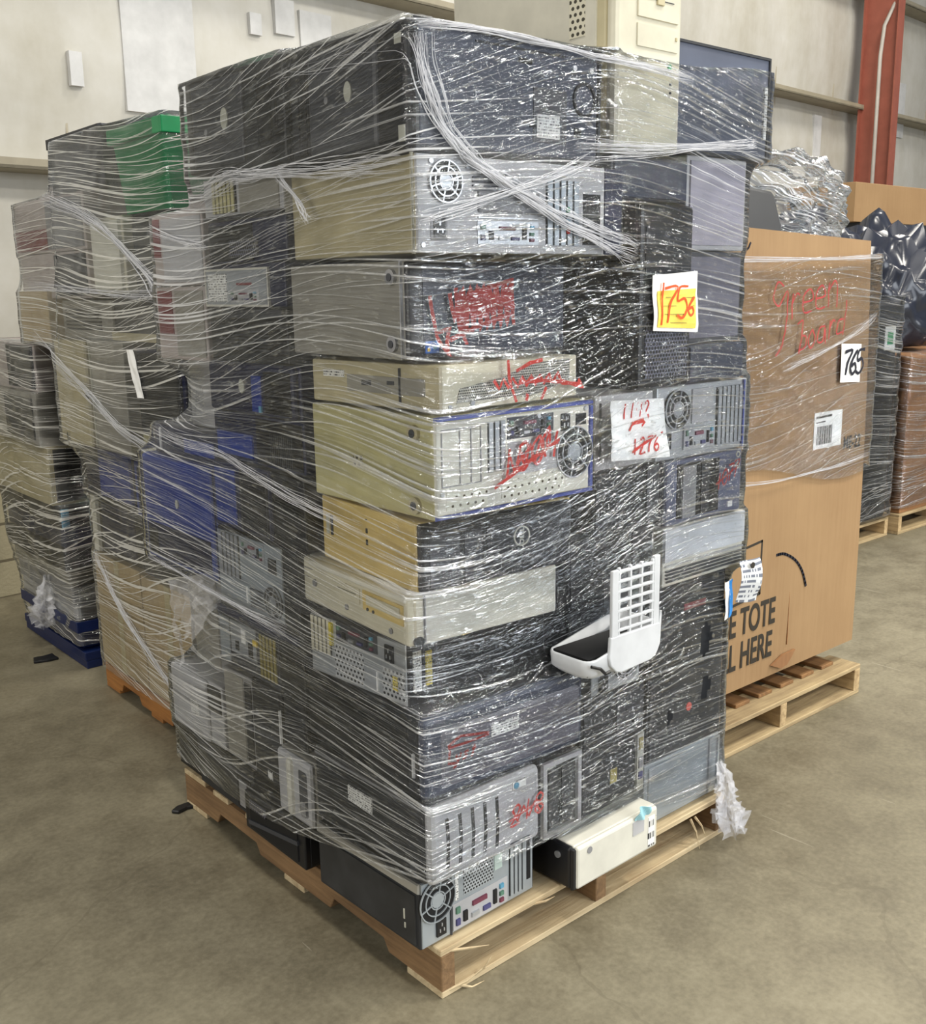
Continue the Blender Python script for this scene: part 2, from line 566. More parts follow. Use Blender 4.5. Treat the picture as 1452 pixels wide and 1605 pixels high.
# ------------------------------------------------------------------ face details of a computer
def deco(root, F, items):
    W, H = F.W, F.H
    for it in items:
        k = it[0]
        if k == 'box':
            _, nm, m, x0, y0, x1, y1, h = it[:8]
            b = it[8] if len(it) > 8 else 0
            MB().box(F, x0 * W, x1 * W, y0 * H, y1 * H, -0.002, h, min(0.0025, h * .5)).build(nm, m, root, b)
        elif k == 'disc':
            _, nm, m, cx, cy, r, h = it[:7]
            ry = it[7] if len(it) > 7 else r
            MB().disc(F, cx * W, cy * H, r, -0.001, h, ry).build(nm, m, root)
        elif k == 'ring':
            _, nm, m, cx, cy, r0, r1, h = it
            MB().ring(F, cx * W, cy * H, r0, r1, 0, h).build(nm, m, root)
        elif k == 'fan':
            _, cx, cy, r = it[:4]
            c = it[4] if len(it) > 4 else M_WIRE
            x, y = cx * W, cy * H
            op = MB().disc(F, x, y, r, -0.001, 0.0068).build('fan_opening', M_HOLE, root)
            g = MB()
            for q in (0.40, 0.7, 1.0):
                g.ring(F, x, y, r * q - 0.0013, r * q + 0.0013, 0.0068, 0.010)
            for a in range(6):
                t = a * math.pi / 3 + 0.3
                g.stroke(F, [(x + r * .3 * math.cos(t), y + r * .3 * math.sin(t)), (x + r * math.cos(t), y + r * math.sin(t))], 0.003, 0.0068, 0.0095)
            g.build('fan_grille', c, root)
            MB().disc(F, x, y, r * .34, 0.0066, 0.009).build('fan_hub', it[5] if len(it) > 5 else M_STEEL, root)
        elif k == 'sock':
            _, cx, cy = it[:3]
            x, y = cx * W, cy * H
            s_ = MB().box(F, x - .014, x + .014, y - .02, y + .02, -.001, .0075).build('power_socket', M_BLACK, root)
            pn = MB()
            for dx, dy in ((0, .008), (-.006, -.006), (.006, -.006)):
                pn.box(F, x + dx - .0015, x + dx + .0015, y + dy - .004, y + dy + .004, .0075, .009)
            pn.build('socket_pins', M_WIRE, s_)
        elif k == 'ports':
            _, x0, y0, x1, y1 = it[:5]
            pl = MB().box(F, x0 * W, x1 * W, y0 * H, y1 * H, -.001, .005).build('port_panel', it[5] if len(it) > 5 else M_STEEL, root)
            ww, hh = (x1 - x0) * W, (y1 - y0) * H
            spec = [(.03, .55, .10, .35, M_GP2), (.03, .1, .10, .35, M_VIOLET), (.16, .1, .10, .55, M_BLACK), (.30, .55, .34, .26, M_PINK),
                    (.30, .12, .18, .26, M_STEEL), (.51, .12, .18, .26, M_VIOLET), (.71, .1, .09, .75, M_BLACK), (.83, .62, .1, .26, M_CYAN),
                    (.83, .34, .1, .24, M_GP2), (.83, .08, .1, .24, M_PINK)]
            for a, b, c, d, m in spec:
                MB().box(F, x0 * W + (a + .1 * c) * ww, x0 * W + (a + .9 * c) * ww, y0 * H + (b + .12 * d) * hh, y0 * H + (b + .88 * d) * hh, .002, .0095, .0015).build('port', m, pl)
        elif k == 'slots':
            _, x0, y0, x1, y1, n, d = it[:7]
            m = it[7] if len(it) > 7 else M_STEEL
            MB().box(F, x0 * W, x1 * W, y0 * H, y1 * H, -.001, .0045).build('slot_opening', M_HOLE, root)
            for i in range(n):
                g = 0.16
                if d == 'v':
                    a, b = x0 + (x1 - x0) * (i + g) / n, x0 + (x1 - x0) * (i + 1 - g) / n
                    MB().box(F, a * W, b * W, y0 * H, y1 * H, .0005, .0075).build('expansion_slot', m, root)
                else:
                    a, b = y0 + (y1 - y0) * (i + g) / n, y0 + (y1 - y0) * (i + 1 - g) / n
                    MB().box(F, x0 * W, x1 * W, a * H, b * H, .0005, .0075).build('expansion_slot', m, root)
        elif k == 'vents':
            _, nm, m, x0, y0, x1, y1, n, d = it
            g = MB()
            for i in range(n):
                if d == 'v':
                    a, b = x0 + (x1 - x0) * (i + .28) / n, x0 + (x1 - x0) * (i + .72) / n
                    g.box(F, a * W, b * W, y0 * H, y1 * H, -.001, .0068)
                else:
                    a, b = y0 + (y1 - y0) * (i + .28) / n, y0 + (y1 - y0) * (i + .72) / n
                    g.box(F, x0 * W, x1 * W, a * H, b * H, -.001, .0068)
            g.build(nm, m, root)
        elif k == 'slotv':   # individual tall slots
            _, nm, m, xs, y0, y1, w = it[:7]
            for x in xs:
                MB().poly(F, [(x * W - w / 2, y0 * H), (x * W + w / 2, y0 * H), (x * W + w * .9, (y0 + y1) / 2 * H), (x * W + w / 2, y1 * H), (x * W - w / 2, y1 * H),
                              (x * W - w * .1, (y0 + y1) / 2 * H)], -.001, .0012 + (it[7] if len(it) > 7 else 0)).build(nm, m, root)
        elif k == 'text':
            _, body, cx, cy, size, m = it[:6]
            text_mesh(F, body, cx * W, cy * H, size, m, root, 'badge_lettering', it[6] if len(it) > 6 else 0, it[7] if len(it) > 7 else 1, 0.01, it[8] if len(it) > 8 else .004)
        elif k == 'seam':
            _, x0, y0, x1, y1, m = it[:6]
            MB().stroke(F, [(x0 * W, y0 * H), (x1 * W, y1 * H)], it[6] if len(it) > 6 else .003, -.0005, .0062).build('panel_seam', m, root)
        elif k == 'feet':
            _, x, ys, r = it[:4]
            for y in ys:
                ft = MB().disc(F, x * W, y * H, r, 0, .008).build('foot', it[4] if len(it) > 4 else M_GREY, root)
                MB().disc(F, x * W, y * H, r * .5, .008, .01).build('foot_screw', M_DGREY, ft)
        elif k == 'frame':
            _, nm, m, x0, y0, x1, y1, t, h = it
            g = MB()
            X0, X1, Y0, Y1 = x0 * W, x1 * W, y0 * H, y1 * H
            g.box(F, X0, X1, Y0, Y0 + t, -.001, h).box(F, X0, X1, Y1 - t, Y1, -.001, h).box(F, X0, X0 + t, Y0 + t, Y1 - t, -.001, h).box(F, X1 - t, X1, Y0 + t, Y1 - t, -.001, h)
            g.build(nm, m, root)


BOXES = []       # footprints of the front load, for the film


def computer(name, label, u, v, z, w, d, h, m, L=(), R=(), yaw=0.0, tilt=(0, 0), cat='computer', group=None, bev=0.004, T=(), rec=BOXES, body='case', ext=0.0, recz=0.0):
    """a computer case; (u, v) is its near corner. L, R, T: details of the left, right and top face"""
    c, s_ = math.cos(math.radians(yaw)), math.sin(math.radians(yaw))
    ctr = (u + w / 2 * c - d / 2 * s_, v + w / 2 * s_ + d / 2 * c, z)
    root = empty(name, ctr, math.radians(yaw), (math.radians(tilt[0]), math.radians(tilt[1])))
    tag(root, label, cat, group)
    base = Face((0, 0, 0), (1, 0, 0), (0, 1, 0), (0, 0, 1))
    MB().box(base, -w / 2, w / 2, -d / 2, d / 2, 0, h).build(body, m, root, bev)
    deco(root, Face((-w / 2, d / 2, 0), (0, -1, 0), (0, 0, 1), (-1, 0, 0), d, h), L)
    deco(root, Face((-w / 2, -d / 2, 0), (1, 0, 0), (0, 0, 1), (0, -1, 0), w, h), R)
    deco(root, Face((-w / 2, -d / 2, h), (1, 0, 0), (0, 1, 0), (0, 0, 1), w, d), T)
    if rec is not None:
        def far(its):
            return max([0.0] + [i[7] for i in its if i[0] == 'box'] + [i[6] for i in its if i[0] == 'disc'] + [i[8] for i in its if i[0] == 'frame'])
        eR, eL = far(R), far(L)
        cs = [(-w / 2 - eL, -d / 2 - eR), (w / 2, -d / 2 - eR), (w / 2, d / 2), (-w / 2 - eL, d / 2)]
        rec.append(([(ctr[0] + x * c - y * s_, ctr[1] + x * s_ + y * c) for x, y in cs], z - recz, z + h))
    return root


# ------------------------------------------------------------------ setting: floor, wall, girts, column
def make_floor():
    t = NT('concrete_floor')
    p = t.n('ShaderNodeBsdfPrincipled')
    tc = t.n('ShaderNodeTexCoord').outputs['Object']
    a = t.noise(tc, 0.55, 6, 0.62, 0.4)
    b = t.noise(tc, 5.5, 6, 0.72)
    c = t.noise(tc, 60, 3, 0.6)
    k = t.math('ADD', t.math('MULTIPLY', a, 0.42), t.math('ADD', t.math('MULTIPLY', b, 0.38), t.math('MULTIPLY', c, 0.22)))
    col = t.ramp(k, [(0.33, lin((84, 78, 62))), (0.46, lin((112, 105, 86))), (0.56, lin((131, 124, 103))), (0.70, lin((152, 145, 124)))])
    # a few scuffs and hairline cracks
    v = t.n('ShaderNodeTexVoronoi', feature='DISTANCE_TO_EDGE', inp={'Scale': 0.42})
    wv = t.n('ShaderNodeVectorMath', operation='ADD')
    nz = t.n('ShaderNodeTexNoise', inp={'Scale': 1.4, 'Detail': 5})
    t.l(tc, nz.inputs['Vector'])
    sc = t.n('ShaderNodeVectorMath', operation='SCALE', inp={'Scale': 0.5})
    t.l(nz.outputs['Color'], sc.inputs[0])
    t.l(tc, wv.inputs[0])
    t.l(sc.outputs[0], wv.inputs[1])
    t.l(wv.outputs[0], v.inputs['Vector'])
    ck = t.math('MULTIPLY', t.math('LESS_THAN', v.outputs['Distance'], 0.0016), 0.22)
    mx = t.n('ShaderNodeMix', data_type='RGBA')
    t.l(ck, mx.inputs[0])
    t.l(col, mx.inputs[6])
    mx.inputs[7].default_value = lin((84, 76, 60))
    st = t.noise(t.mapping(tc, (26, 1.6, 1), (0, 0, 0.9)), 1.0, 2, 0.5)
    sk = t.math('MULTIPLY', t.math('GREATER_THAN', st, 0.73), 0.22)
    m2 = t.n('ShaderNodeMix', data_type='RGBA')
    t.l(sk, m2.inputs[0])
    t.l(mx.outputs[2], m2.inputs[6])
    m2.inputs[7].default_value = lin((196, 190, 172))
    t.l(m2.outputs[2], p.inputs['Base Color'])
    t.l(t.ramp(b, [(0.3, (0.42, 0.42, 0.42)), (0.7, (0.68, 0.68, 0.68))]), p.inputs['Roughness'])
    bp = t.n('ShaderNodeBump', inp={'Strength': 0.15, 'Distance': 0.004})
    t.l(b, bp.inputs['Height'])
    t.l(bp.outputs[0], p.inputs['Normal'])
    t.l(p.outputs[0], t.out.inputs[0])
    base = Face((0, 0, 0), (1, 0, 0), (0, 1, 0), (0, 0, 1))
    o = MB().box(base, -7, 19, -6, 8, -0.2, 0).build('floor', t.m)
    tag(o, 'worn khaki grey concrete warehouse floor', None, None, 'structure')


make_floor()
WANG = math.atan(0.07)
WF = Face((-4.0, 4.075 - 0.07 * 4.0, 0), (math.cos(WANG), math.sin(WANG), 0), (0, 0, 1), (math.sin(WANG), -math.cos(WANG), 0))


def wall_x(u):
    return (u + 4.0) / math.cos(WANG)


def make_wall():
    t = NT('insulation_liner')
    p = t.n('ShaderNodeBsdfPrincipled', inp={'Roughness': 0.5})
    uv = t.n('ShaderNodeUVMap').outputs[0]
    a = t.noise(t.mapping(uv, (1.6, 0.5, 1)), 1.0, 5, 0.6)
    b = t.noise(uv, 5.0, 4, 0.65)
    k = t.math('ADD', t.math('MULTIPLY', a, 0.7), t.math('MULTIPLY', b, 0.3))
    t.l(t.ramp(k, [(0.3, lin((172, 167, 152))), (0.5, lin((190, 187, 177))), (0.7, lin((204, 202, 196)))]), p.inputs['Base Color'])
    bp = t.n('ShaderNodeBump', inp={'Strength': 0.35, 'Distance': 0.05})
    t.l(a, bp.inputs['Height'])
    t.l(bp.outputs[0], p.inputs['Normal'])
    t.l(p.outputs[0], t.out.inputs[0])
    w = MB()
    # quilted liner: panels bulge between the girts
    n = 22
    W = 24.0
    zs = [1.28] + [1.28 + i * 0.12 for i in range(1, 36)]
    P, U = [], []
    g = [1.28, 2.30, 3.50, 4.70, 5.9]
    xs = [W * i / 132 for i in range(133)]
    for z in zs:
        for x in xs:
            q = 0
            for z0, z1 in zip(g, g[1:]):
                if z0 <= z <= z1:
                    q = 4 * (z - z0) * (z1 - z) / (z1 - z0) ** 2
            s_ = abs(math.sin(math.pi * x / 1.22))
            P.append(WF.p(x, z, 0.02 + 0.05 * q * (0.45 + 0.55 * min(1, s_ * 2.2))))
            U.append((x, z))
    nx = len(xs)
    fs = [(j * nx + i, j * nx + i + 1, (j + 1) * nx + i + 1, (j + 1) * nx + i) for j in range(len(zs) - 1) for i in range(nx - 1)]
    w.add(P, fs, U)
    wall = w.build('wall_back', t.m, None, 0, 2, True)
    tag(wall, 'off-white quilted insulation liner on the back wall', None, None, 'structure')
    sm = mat('liner_seam', (168, 160, 140), 0.6)
    for i in range(20):
        x = 1.22 * (i)
        MB().box(WF, x - .006, x + .006, 1.3, 5.6, 0.015, 0.034).build('liner_seam', sm, wall)
    tp = mat('white_tape', (198, 198, 197), 0.45)
    for u, z, a, b in ((0.93, 2.74, .035, .085), (2.5, 3.13, .12, .13), (2.06, 3.13, .04, .06), (2.27, 3.2, .07, .1), (1.42, 2.9, .22, .34), (10.9, 3.55, .2, .3),
                       (2.0, 2.75, .05, .05), (1.75, 2.62, .05, .08), (9.0, 3.0, .08, .3), (0.2, 2.9, .12, .4)):
        x = wall_x(u)
        MB().box(WF, x - a, x + a, z - b, z + b, 0.045, 0.077).build('tape_patch', tp, wall)
    # painted girts
    gm = mat('girt_steel', (150, 142, 122), 0.55)
    for z in (2.30, 3.50, 4.70):
        gi = MB()
        gi.box(WF, 0, 24, z - .10, z - .085, 0.0, 0.25).box(WF, 0, 24, z - .10, z - .05, 0.24, 0.25).box(WF, 0, 24, z - .1, z + .1, 0, .012)
        tag(gi.build('trim_girt', gm), 'long steel girt running across the wall liner', None, None, 'structure')
    # block wall below
    t = NT('painted_block')
    p = t.n('ShaderNodeBsdfPrincipled', inp={'Roughness': 0.8})
    uv = t.n('ShaderNodeUVMap').outputs[0]
    br = t.n('ShaderNodeTexBrick', inp={'Color1': lin((176, 168, 140)), 'Color2': lin((164, 156, 130)), 'Mortar': lin((108, 100, 80)), 'Scale': 1.0, 'Mortar Size': 0.008,
                                        'Brick Width': 0.4, 'Row Height': 0.2})
    t.l(uv, br.inputs['Vector'])
    t.l(br.outputs['Color'], p.inputs['Base Color'])
    bp = t.n('ShaderNodeBump', inp={'Strength': 0.5, 'Distance': 0.006})
    t.l(t.noise(uv, 60, 3), bp.inputs['Height'])
    t.l(bp.outputs[0], p.inputs['Normal'])
    t.l(p.outputs[0], t.out.inputs[0])
    tag(MB().box(WF, 0, 24, 0, 1.3, -.2, .06).build('wall_block_base', t.m), 'tan concrete block base of the back wall', None, None, 'structure')
    # red column with conduit
    rm = mat('red_oxide_steel', (146, 82, 66), 0.55)
    x0 = wall_x(9.55)
    cm = MB()
    cm.box(WF, x0 + .06, x0 + .19, 0, 5.5, 0.58, 0.595).box(WF, x0 + .06, x0 + .19, 0, 5.5, 0.21, 0.225).box(WF, x0 + .117, x0 + .133, 0, 5.5, .22, .585)
    cl = cm.build('column', rm)
    tag(cl, 'red oxide steel wide-flange column against the back wall', None, None, 'structure')
    cd = MB()
    pts = [WF.p(x0 + .02, 0.3, .44), WF.p(x0 + .02, 3.9, .44), WF.p(x0 + .05, 4.2, .45), WF.p(x0 + .2, 4.6, .56), WF.p(x0 + .24, 5.4, .56)]
    cd.tube(pts, 0.02, 8).build('conduit', mat('conduit_grey', (176, 170, 162), 0.5), cl, 0, 2, True)


make_wall()


# ------------------------------------------------------------------ pallets
def pallet(name, label, u, v, w, d, yaw=0.0, z=0.0, h=0.125, boards=7, mt=W_PALE, ms=W_PALEY, group='wooden pallets', mb_=None):
    """stringer pallet: boards along x, stringers along y; (u, v) is the near corner"""
    c, s_ = math.cos(math.radians(yaw)), math.sin(math.radians(yaw))
    root = empty(name, (u + w / 2 * c - d / 2 * s_, v + w / 2 * s_ + d / 2 * c, z), math.radians(yaw))
    tag(root, label, 'pallet', group)
    t = 0.017
    # notched stringers
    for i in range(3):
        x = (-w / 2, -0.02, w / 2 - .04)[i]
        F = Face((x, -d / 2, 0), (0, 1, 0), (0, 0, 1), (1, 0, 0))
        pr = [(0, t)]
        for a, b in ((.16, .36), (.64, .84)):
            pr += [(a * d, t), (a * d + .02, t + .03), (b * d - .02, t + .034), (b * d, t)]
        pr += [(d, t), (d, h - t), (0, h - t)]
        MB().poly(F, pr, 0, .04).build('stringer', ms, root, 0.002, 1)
    base = Face((-w / 2, -d / 2, 0), (1, 0, 0), (0, 1, 0), (0, 0, 1))
    for i in range(boards):
        bw = .135 if i in (0, boards - 1) else .09
        y0 = (d - bw) * i / (boards - 1)
        j = random.uniform(-.006, .006)
        MB().box(base, j, w + j * .5, y0, y0 + bw, h - t, h + random.uniform(-.001, .001)).build('deck_board', mt, root, 0.002, 1)
    for y0, bw in ((0, .13), (d / 2 - .05, .1), (d - .13, .13)):
        MB().box(base, 0, w, y0, y0 + bw, 0, t).build('bottom_board', mb_ or mt, root, 0.002, 1)
    return root, base


PAL, pbase = pallet('wooden_pallet', 'pale splintered wooden pallet under the front stack of wrapped computers', -0.012, -0.012, 1.09, 1.25, 0.8, 0, 0.125, 7, W_PALE, wood('stained_shaded_stringer', (142, 112, 78), (86, 64, 42), 'Y'))  # stringers of stained wood, coloured darker still for the shaded left side
# torn splinters on the front edge
for x, z0, L, a in ((.02, .012, .09, .3), (.05, .012, .07, -.5), (.03, .11, .1, -.2), (.30, .11, .05, .2), (.93, .10, .09, -1.4), (.95, .1, .07, -1.2), (.1, .012, .06, .9)):
    sp = MB()
    sp.tube([pbase.p(x, 0.004, z0), pbase.p(x + L * .5 * math.cos(a), -.012, z0 + L * .4 * math.sin(a)), pbase.p(x + L * math.cos(a), -.02, max(.004, z0 + L * math.sin(a)))], [.004, .003, .0006], 5)
    sp.build('splinter', W_PALE, PAL)


# ------------------------------------------------------------------ the front load
G = 'old computers wrapped on the front pallet'


def C(name, label, *a, **k):
    k.setdefault('group', G)
    return computer(name, label, *a, **k)


# --- near corner column, from the pallet up
C('computer_tower', 'dark tower flat on the near corner of the pallet, its fan rear bare of film', -.05, .015, .127, .367, .39, .168, M_DARK, yaw=2,
  L=[('box', 'side_panel', mat('scuffed_black_panel', (44, 45, 47), .5, 0, .3, 14), .02, .05, .97, .80, .003),
     ('box', 'top_strip', M_GSIDE, .0, .84, 1, .99, .004), ('box', 'torn_sticker', M_OVAL, .86, .35, .88, .52, .0045), ('box', 'torn_sticker', M_OVAL, .865, .22, .885, .32, .0045)],
  R=[('box', 'rear_panel', M_BSTEEL, .01, .02, .985, .98, .003), ('fan', .13, .66, .052, M_BSTEEL, M_BSTEEL), ('sock', .16, .22), ('seam', .245, .02, .245, .98, M_DGREY, .004),
     ('box', 'power_label', L_PRINT, .275, .48, .315, .95, .005), ('box', 'vent_panel', P_STEEL, .35, .5, .62, .96, .0045), ('ports', .26, .05, .74, .45, M_LGREY),
     ('box', 'licence_sticker', mat('pale_green_sticker', (196, 214, 206), .6), .62, .62, .70, .96, .005), ('slots', .76, .1, .91, .98, 4, 'v', M_BSTEEL), ('box', 'slot_gap', M_HOLE, .92, .2, .965, .98, .005)])
C('computer_tower', 'charcoal tower second from the bottom at the near corner, silver bezel with five tall slots', -.045, .0, .297, .335, .43, .188, M_DARK, yaw=0, ext=.02,
  L=[('box', 'shipping_label', L_PRINT, .33, .5, .56, .72, .003), ('seam', .02, .93, .98, .96, M_GREY, .006), ('feet', .93, (.18,), .012, M_DGREY)],
  R=[('box', 'front_bezel', M_LGREY, .0, .0, 1, 1, .024, .012), ('slotv', 'vent_slot', M_HOLE, (.14, .25, .36, .47, .58), .16, .82, .009, .024),
     ('box', 'round_logo_sticker', L_BAR, .72, .80, .86, .93, .026), ('disc', 'round_badge', M_CYAN, .76, .86, .008, .028),
     ('box', 'name_badge', M_DGREY, .70, .08, .9, .12, .0255), ('box', 'button_row', M_GREY, .1, .05, .3, .08, .026)])
C('computer_tower', 'dark grey tower third up the near corner, rounded bezel with a red scribble', -.038, .025, .488, .485, .475, .196, M_DARK, yaw=-2.8, ext=.02,
  L=[('box', 'side_panel', M_BLACK, .02, .04, .93, .96, .003), ('box', 'white_sticker', M_PAPER, .965, .25, .985, .55, .005)],
  R=[('box', 'front_bezel', M_SLATE, .0, .0, .99, .99, .022, .02), ('box', 'bezel_face', mat('violet_grey_plastic', (104, 102, 112), .4), .09, .08, .97, .84, .026, .012),
     ('box', 'asset_label', L_PRINT, .38, .52, .56, .70, .0275)])
C('computer_tower', 'black tower with perforated rear grille and yellow latches facing the left, under the beige desktop', -.025, .065, .688, .45, .35, .148, M_BLACK, yaw=4,
  L=[('box', 'rear_panel', M_STEEL, .01, .02, .99, .98, .003), ('slots', .02, .38, .24, .96, 5, 'v', M_BEIGE), ('box', 'latch', mat('yellow_latch', (214, 196, 60), .4), .225, .55, .265, .95, .009),
     ('box', 'vent_panel', P_SPLIT, .27, .05, .58, .62, .0045), ('ports', .3, .68, .72, .98, M_DGREY), ('sock', .84, .76), ('box', 'vent_panel', P_SPLIT, .76, .05, .98, .55, .0045),
     ('box', 'yellow_tag', L_YEL, .86, .2, .92, .45, .006), ('box', 'white_strip', M_PAPER, .70, .08, .725, .42, .006)],
  R=[('box', 'blue_white_label', L_PRINT, .03, .2, .085, .85, .003), ('box', 'yellow_barcode_label', L_YEL, .11, .25, .155, .8, .003), ('seam', .18, .05, .18, .95, M_DGREY),
     ('box', 'yellow_strip', M_YPAPER, .36, .85, .72, .97, .004)])
C('desktop_computer', 'flat beige desktop computer with drive bays, fifth from the bottom at the near corner', -.029, .032, .838, .4, .48, .113, M_CREAM, yaw=-3.9, ext=.01,
  L=[('box', 'front_bezel', M_BEIGE, .0, .0, 1, 1, .016, .006), ('box', 'top_bezel', M_CREAM, .1, .84, .99, .99, .02, .004), ('box', 'floppy_drive', M_BEIGE, .34, .44, .6, .8, .019), ('box', 'floppy_slot', M_HOLE, .39, .62, .57, .67, .0205),
     ('box', 'optical_drive', M_YEL, .62, .38, .97, .82, .019), ('box', 'drive_tray', M_BEIGE, .66, .52, .95, .76, .022), ('disc', 'drive_button', M_DGREY, .67, .44, .004, .021), ('disc', 'drive_button', M_DGREY, .72, .44, .004, .021),
     ('disc', 'lock', M_GREY, .47, .28, .007, .019), ('disc', 'lock', M_GREY, .86, .2, .007, .019), ('disc', 'power_button', M_GREY, .16, .5, .009, .02),
     ('box', 'indicator_row', M_DGREY, .03, .55, .12, .60, .0175), ('box', 'name_badge', M_GREY, .03, .74, .14, .80, .0175)],
  R=[('box', 'bezel_return', M_BEIGE, .0, .02, .05, .98, .004), ('disc', 'dark_knob', M_BLACK, .02, .1, .012, .007), ('seam', .06, .05, .06, .98, M_GREY, .002)])
C('computer_tower', 'black-fronted tower with yellowed side, sixth from the bottom at the near corner', -.017, .036, .953, .43, .41, .153, M_YEL, yaw=-4.7, ext=.012,
  L=[('box', 'dark_label', M_DGREY, .10, .40, .13, .72, .002), ('box', 'pale_label', M_OVAL, .05, .40, .09, .72, .002), ('box', 'tiny_slot', M_BLACK, .5, .82, .515, .84, .002),
     ('box', 'tiny_slot', M_BLACK, .5, .62, .52, .70, .002), ('box', 'tiny_slot', M_BLACK, .5, .44, .52, .53, .002)],
  R=[('box', 'front_bezel', M_BLACK, .0, .0, .99, 1, .014, .012), ('box', 'drive_bay', M_DGREY, .05, .06, .24, .8, .017), ('box', 'drive_bay', M_DGREY, .26, .06, .38, .8, .017),
     ('box', 'drive_bay', M_DARK, .40, .3, .96, .96, .0165), ('ring', 'round_badge', M_OVAL, .63, .58, .020, .023, .0185), ('text', 'DELL', .63, .58, .017, M_OVAL, math.pi / 2, 1.0, .0185)])
C('computer_tower', 'white-backed tower with thin blue edges and yellow-grey side, seventh up the near corner', -.006, -.018, 1.116, .471, .447, .214, M_OLIVE, yaw=.3,
  L=[('feet', .86, (.83, .12), .018, M_TAN), ('box', 'vent_dots', P_BEIGE, .36, .38, .44, .52, .0015)],
  R=[('box', 'rear_panel', M_CREAM, .0, .05, .97, .95, .004), ('box', 'blue_edge', M_BLUELINE, .0, .95, 1, 1, .006), ('box', 'blue_edge', M_BLUELINE, .0, .0, 1, .05, .006), ('box', 'blue_edge', M_BLUELINE, .97, .05, 1, .95, .006),
     ('frame', 'slot_frame', M_GREY, .03, .32, .26, .88, .002, .006), ('seam', .135, .34, .135, .86, M_GREY, .002), ('seam', .2, .34, .2, .86, M_GREY, .002),
     ('slots', .30, .40, .41, .9, 3, 'v', M_STEEL), ('ports', .42, .70, .72, .92, M_DGREY), ('box', 'inner_plate', M_LGREY, .42, .32, .75, .68, .006),
     ('sock', .80, .80), ('box', 'power_switch', M_BLACK, .87, .74, .95, .88, .006), ('fan', .86, .47, .058), ('box', 'punched_panel', P_WIDE, .05, .08, .30, .28, .0055), ('box', 'punched_panel', P_WIDE, .38, .10, .80, .30, .0055),
     ('disc', 'screw', M_WIRE, .03, .26, .005, .008), ('disc', 'screw', M_WIRE, .94, .92, .005, .008), ('disc', 'screw', M_WIRE, .62, .9, .005, .008)])
C('desktop_computer', 'thin cream desktop case with a leaning mesh strip across its front', .016, -.013, 1.338, .427, .425, .094, M_TAN, yaw=4.1, ext=.004,
  L=[('box', 'rear_label', L_PRINT, .1, .6, .28, .78, .002), ('box', 'socket_row', M_GSIDE, .3, .3, .9, .7, .002), ('box', 'port', M_DGREY, .42, .45, .5, .6, .004), ('box', 'port', M_DGREY, .62, .5, .68, .62, .004), ('seam', .72, .1, .72, .9, M_DGREY, .002)],
  R=[('box', 'front_panel', M_BEIGE, .0, .0, 1, 1, .005), ('disc', 'screw', M_WIRE, .05, .1, .005, .009), ('disc', 'screw', M_WIRE, .2, .14, .006, .009)])
# mesh strip of that case, a leaning band across its front
_r = bpy.data.objects['desktop_computer.001']
_F = Face((-.427 / 2, -.425 / 2, 0), (1, 0, 0), (0, 0, 1), (0, -1, 0), .427, .094)
m_ = MB()
pp = [(.04, .015), (.20, .018), (.255, .012), (.30, .018), (.40, .04), (.40, .088), (.26, .085), (.19, .062), (.05, .045)]
m_.poly(_F, pp, .004, .0065)
m_.uv = [(p[0], p[1]) for p in pp] * 2
m_.build('mesh_strip', P_FINE, _r)
C('computer_tower', 'dark blue-black tower with grey side and two round feet, ninth up the near corner', -.022, .047, 1.443, .44, .44, .196, M_GSIDE, yaw=-1.1, ext=.008,
  L=[('feet', .91, (.84, .16), .016, M_GREY), ('seam', .985, .01, .985, .99, M_LGREY, .004)],
  R=[('box', 'front_bezel', M_BLACK, .0, .0, 1, 1, .01, .004), ('box', 'bezel_face', mat('ink_blue_plastic', (34, 40, 58), .35), .08, .03, .99, .97, .013), ('vents', 'side_louvre', M_DGREY, .02, .05, .07, .95, 14, 'h'),
     ('box', 'colour_logo_sticker', mat('blue_sticker', (52, 112, 206), .4), .085, .05, .175, .2, .0145), ('box', 'sticker_flag', M_YPAPER, .095, .07, .12, .13, .0155), ('box', 'sticker_flag', M_CYAN, .13, .09, .16, .15, .0155)])
C('computer_tower', 'silver-backed tower with tan side, tenth up the near corner, ports and slots showing', -.016, .01, 1.653, .577, .479, .187, M_TAN, yaw=-2.0,
  L=[('seam', .985, .0, .985, 1, M_BEIGE, .004)],
  R=[('box', 'rear_panel', M_LGREY, .0, .0, .9, 1, .003), ('fan', .12, .73, .04), ('vents', 'round_vent', M_DGREY, .24, .64, .4, .86, 5, 'h'), ('box', 'power_inlet_plate', M_GREY, .05, .12, .13, .4, .005), ('sock', .09, .26),
     ('box', 'raised_plate', M_GREY, .26, .42, .56, .68, .008, .006), ('box', 'plate_lip', M_WIRE, .26, .36, .55, .40, .006), ('ports', .26, .1, .55, .35, M_STEEL), ('slots', .59, .1, .76, .82, 5, 'v', M_BSTEEL),
     ('box', 'card_bracket', M_BRASS, .635, .1, .65, .8, .006), ('disc', 'audio_jack', M_GREENP, .70, .5, .006, .008), ('disc', 'audio_jack', M_CYAN, .70, .38, .006, .008), ('disc', 'audio_jack', M_RED, .70, .26, .006, .008),
     ('disc', 'screw', M_WIRE, .02, .08, .005, .007), ('disc', 'screw', M_WIRE, .06, .93, .005, .007), ('disc', 'screw', M_WIRE, .22, .9, .005, .007), ('box', 'end_bay', M_HOLE, .78, .1, .88, .7, .004),
     ('box', 'end_cover', M_NAVY, .9, .0, 1, 1, .004)])
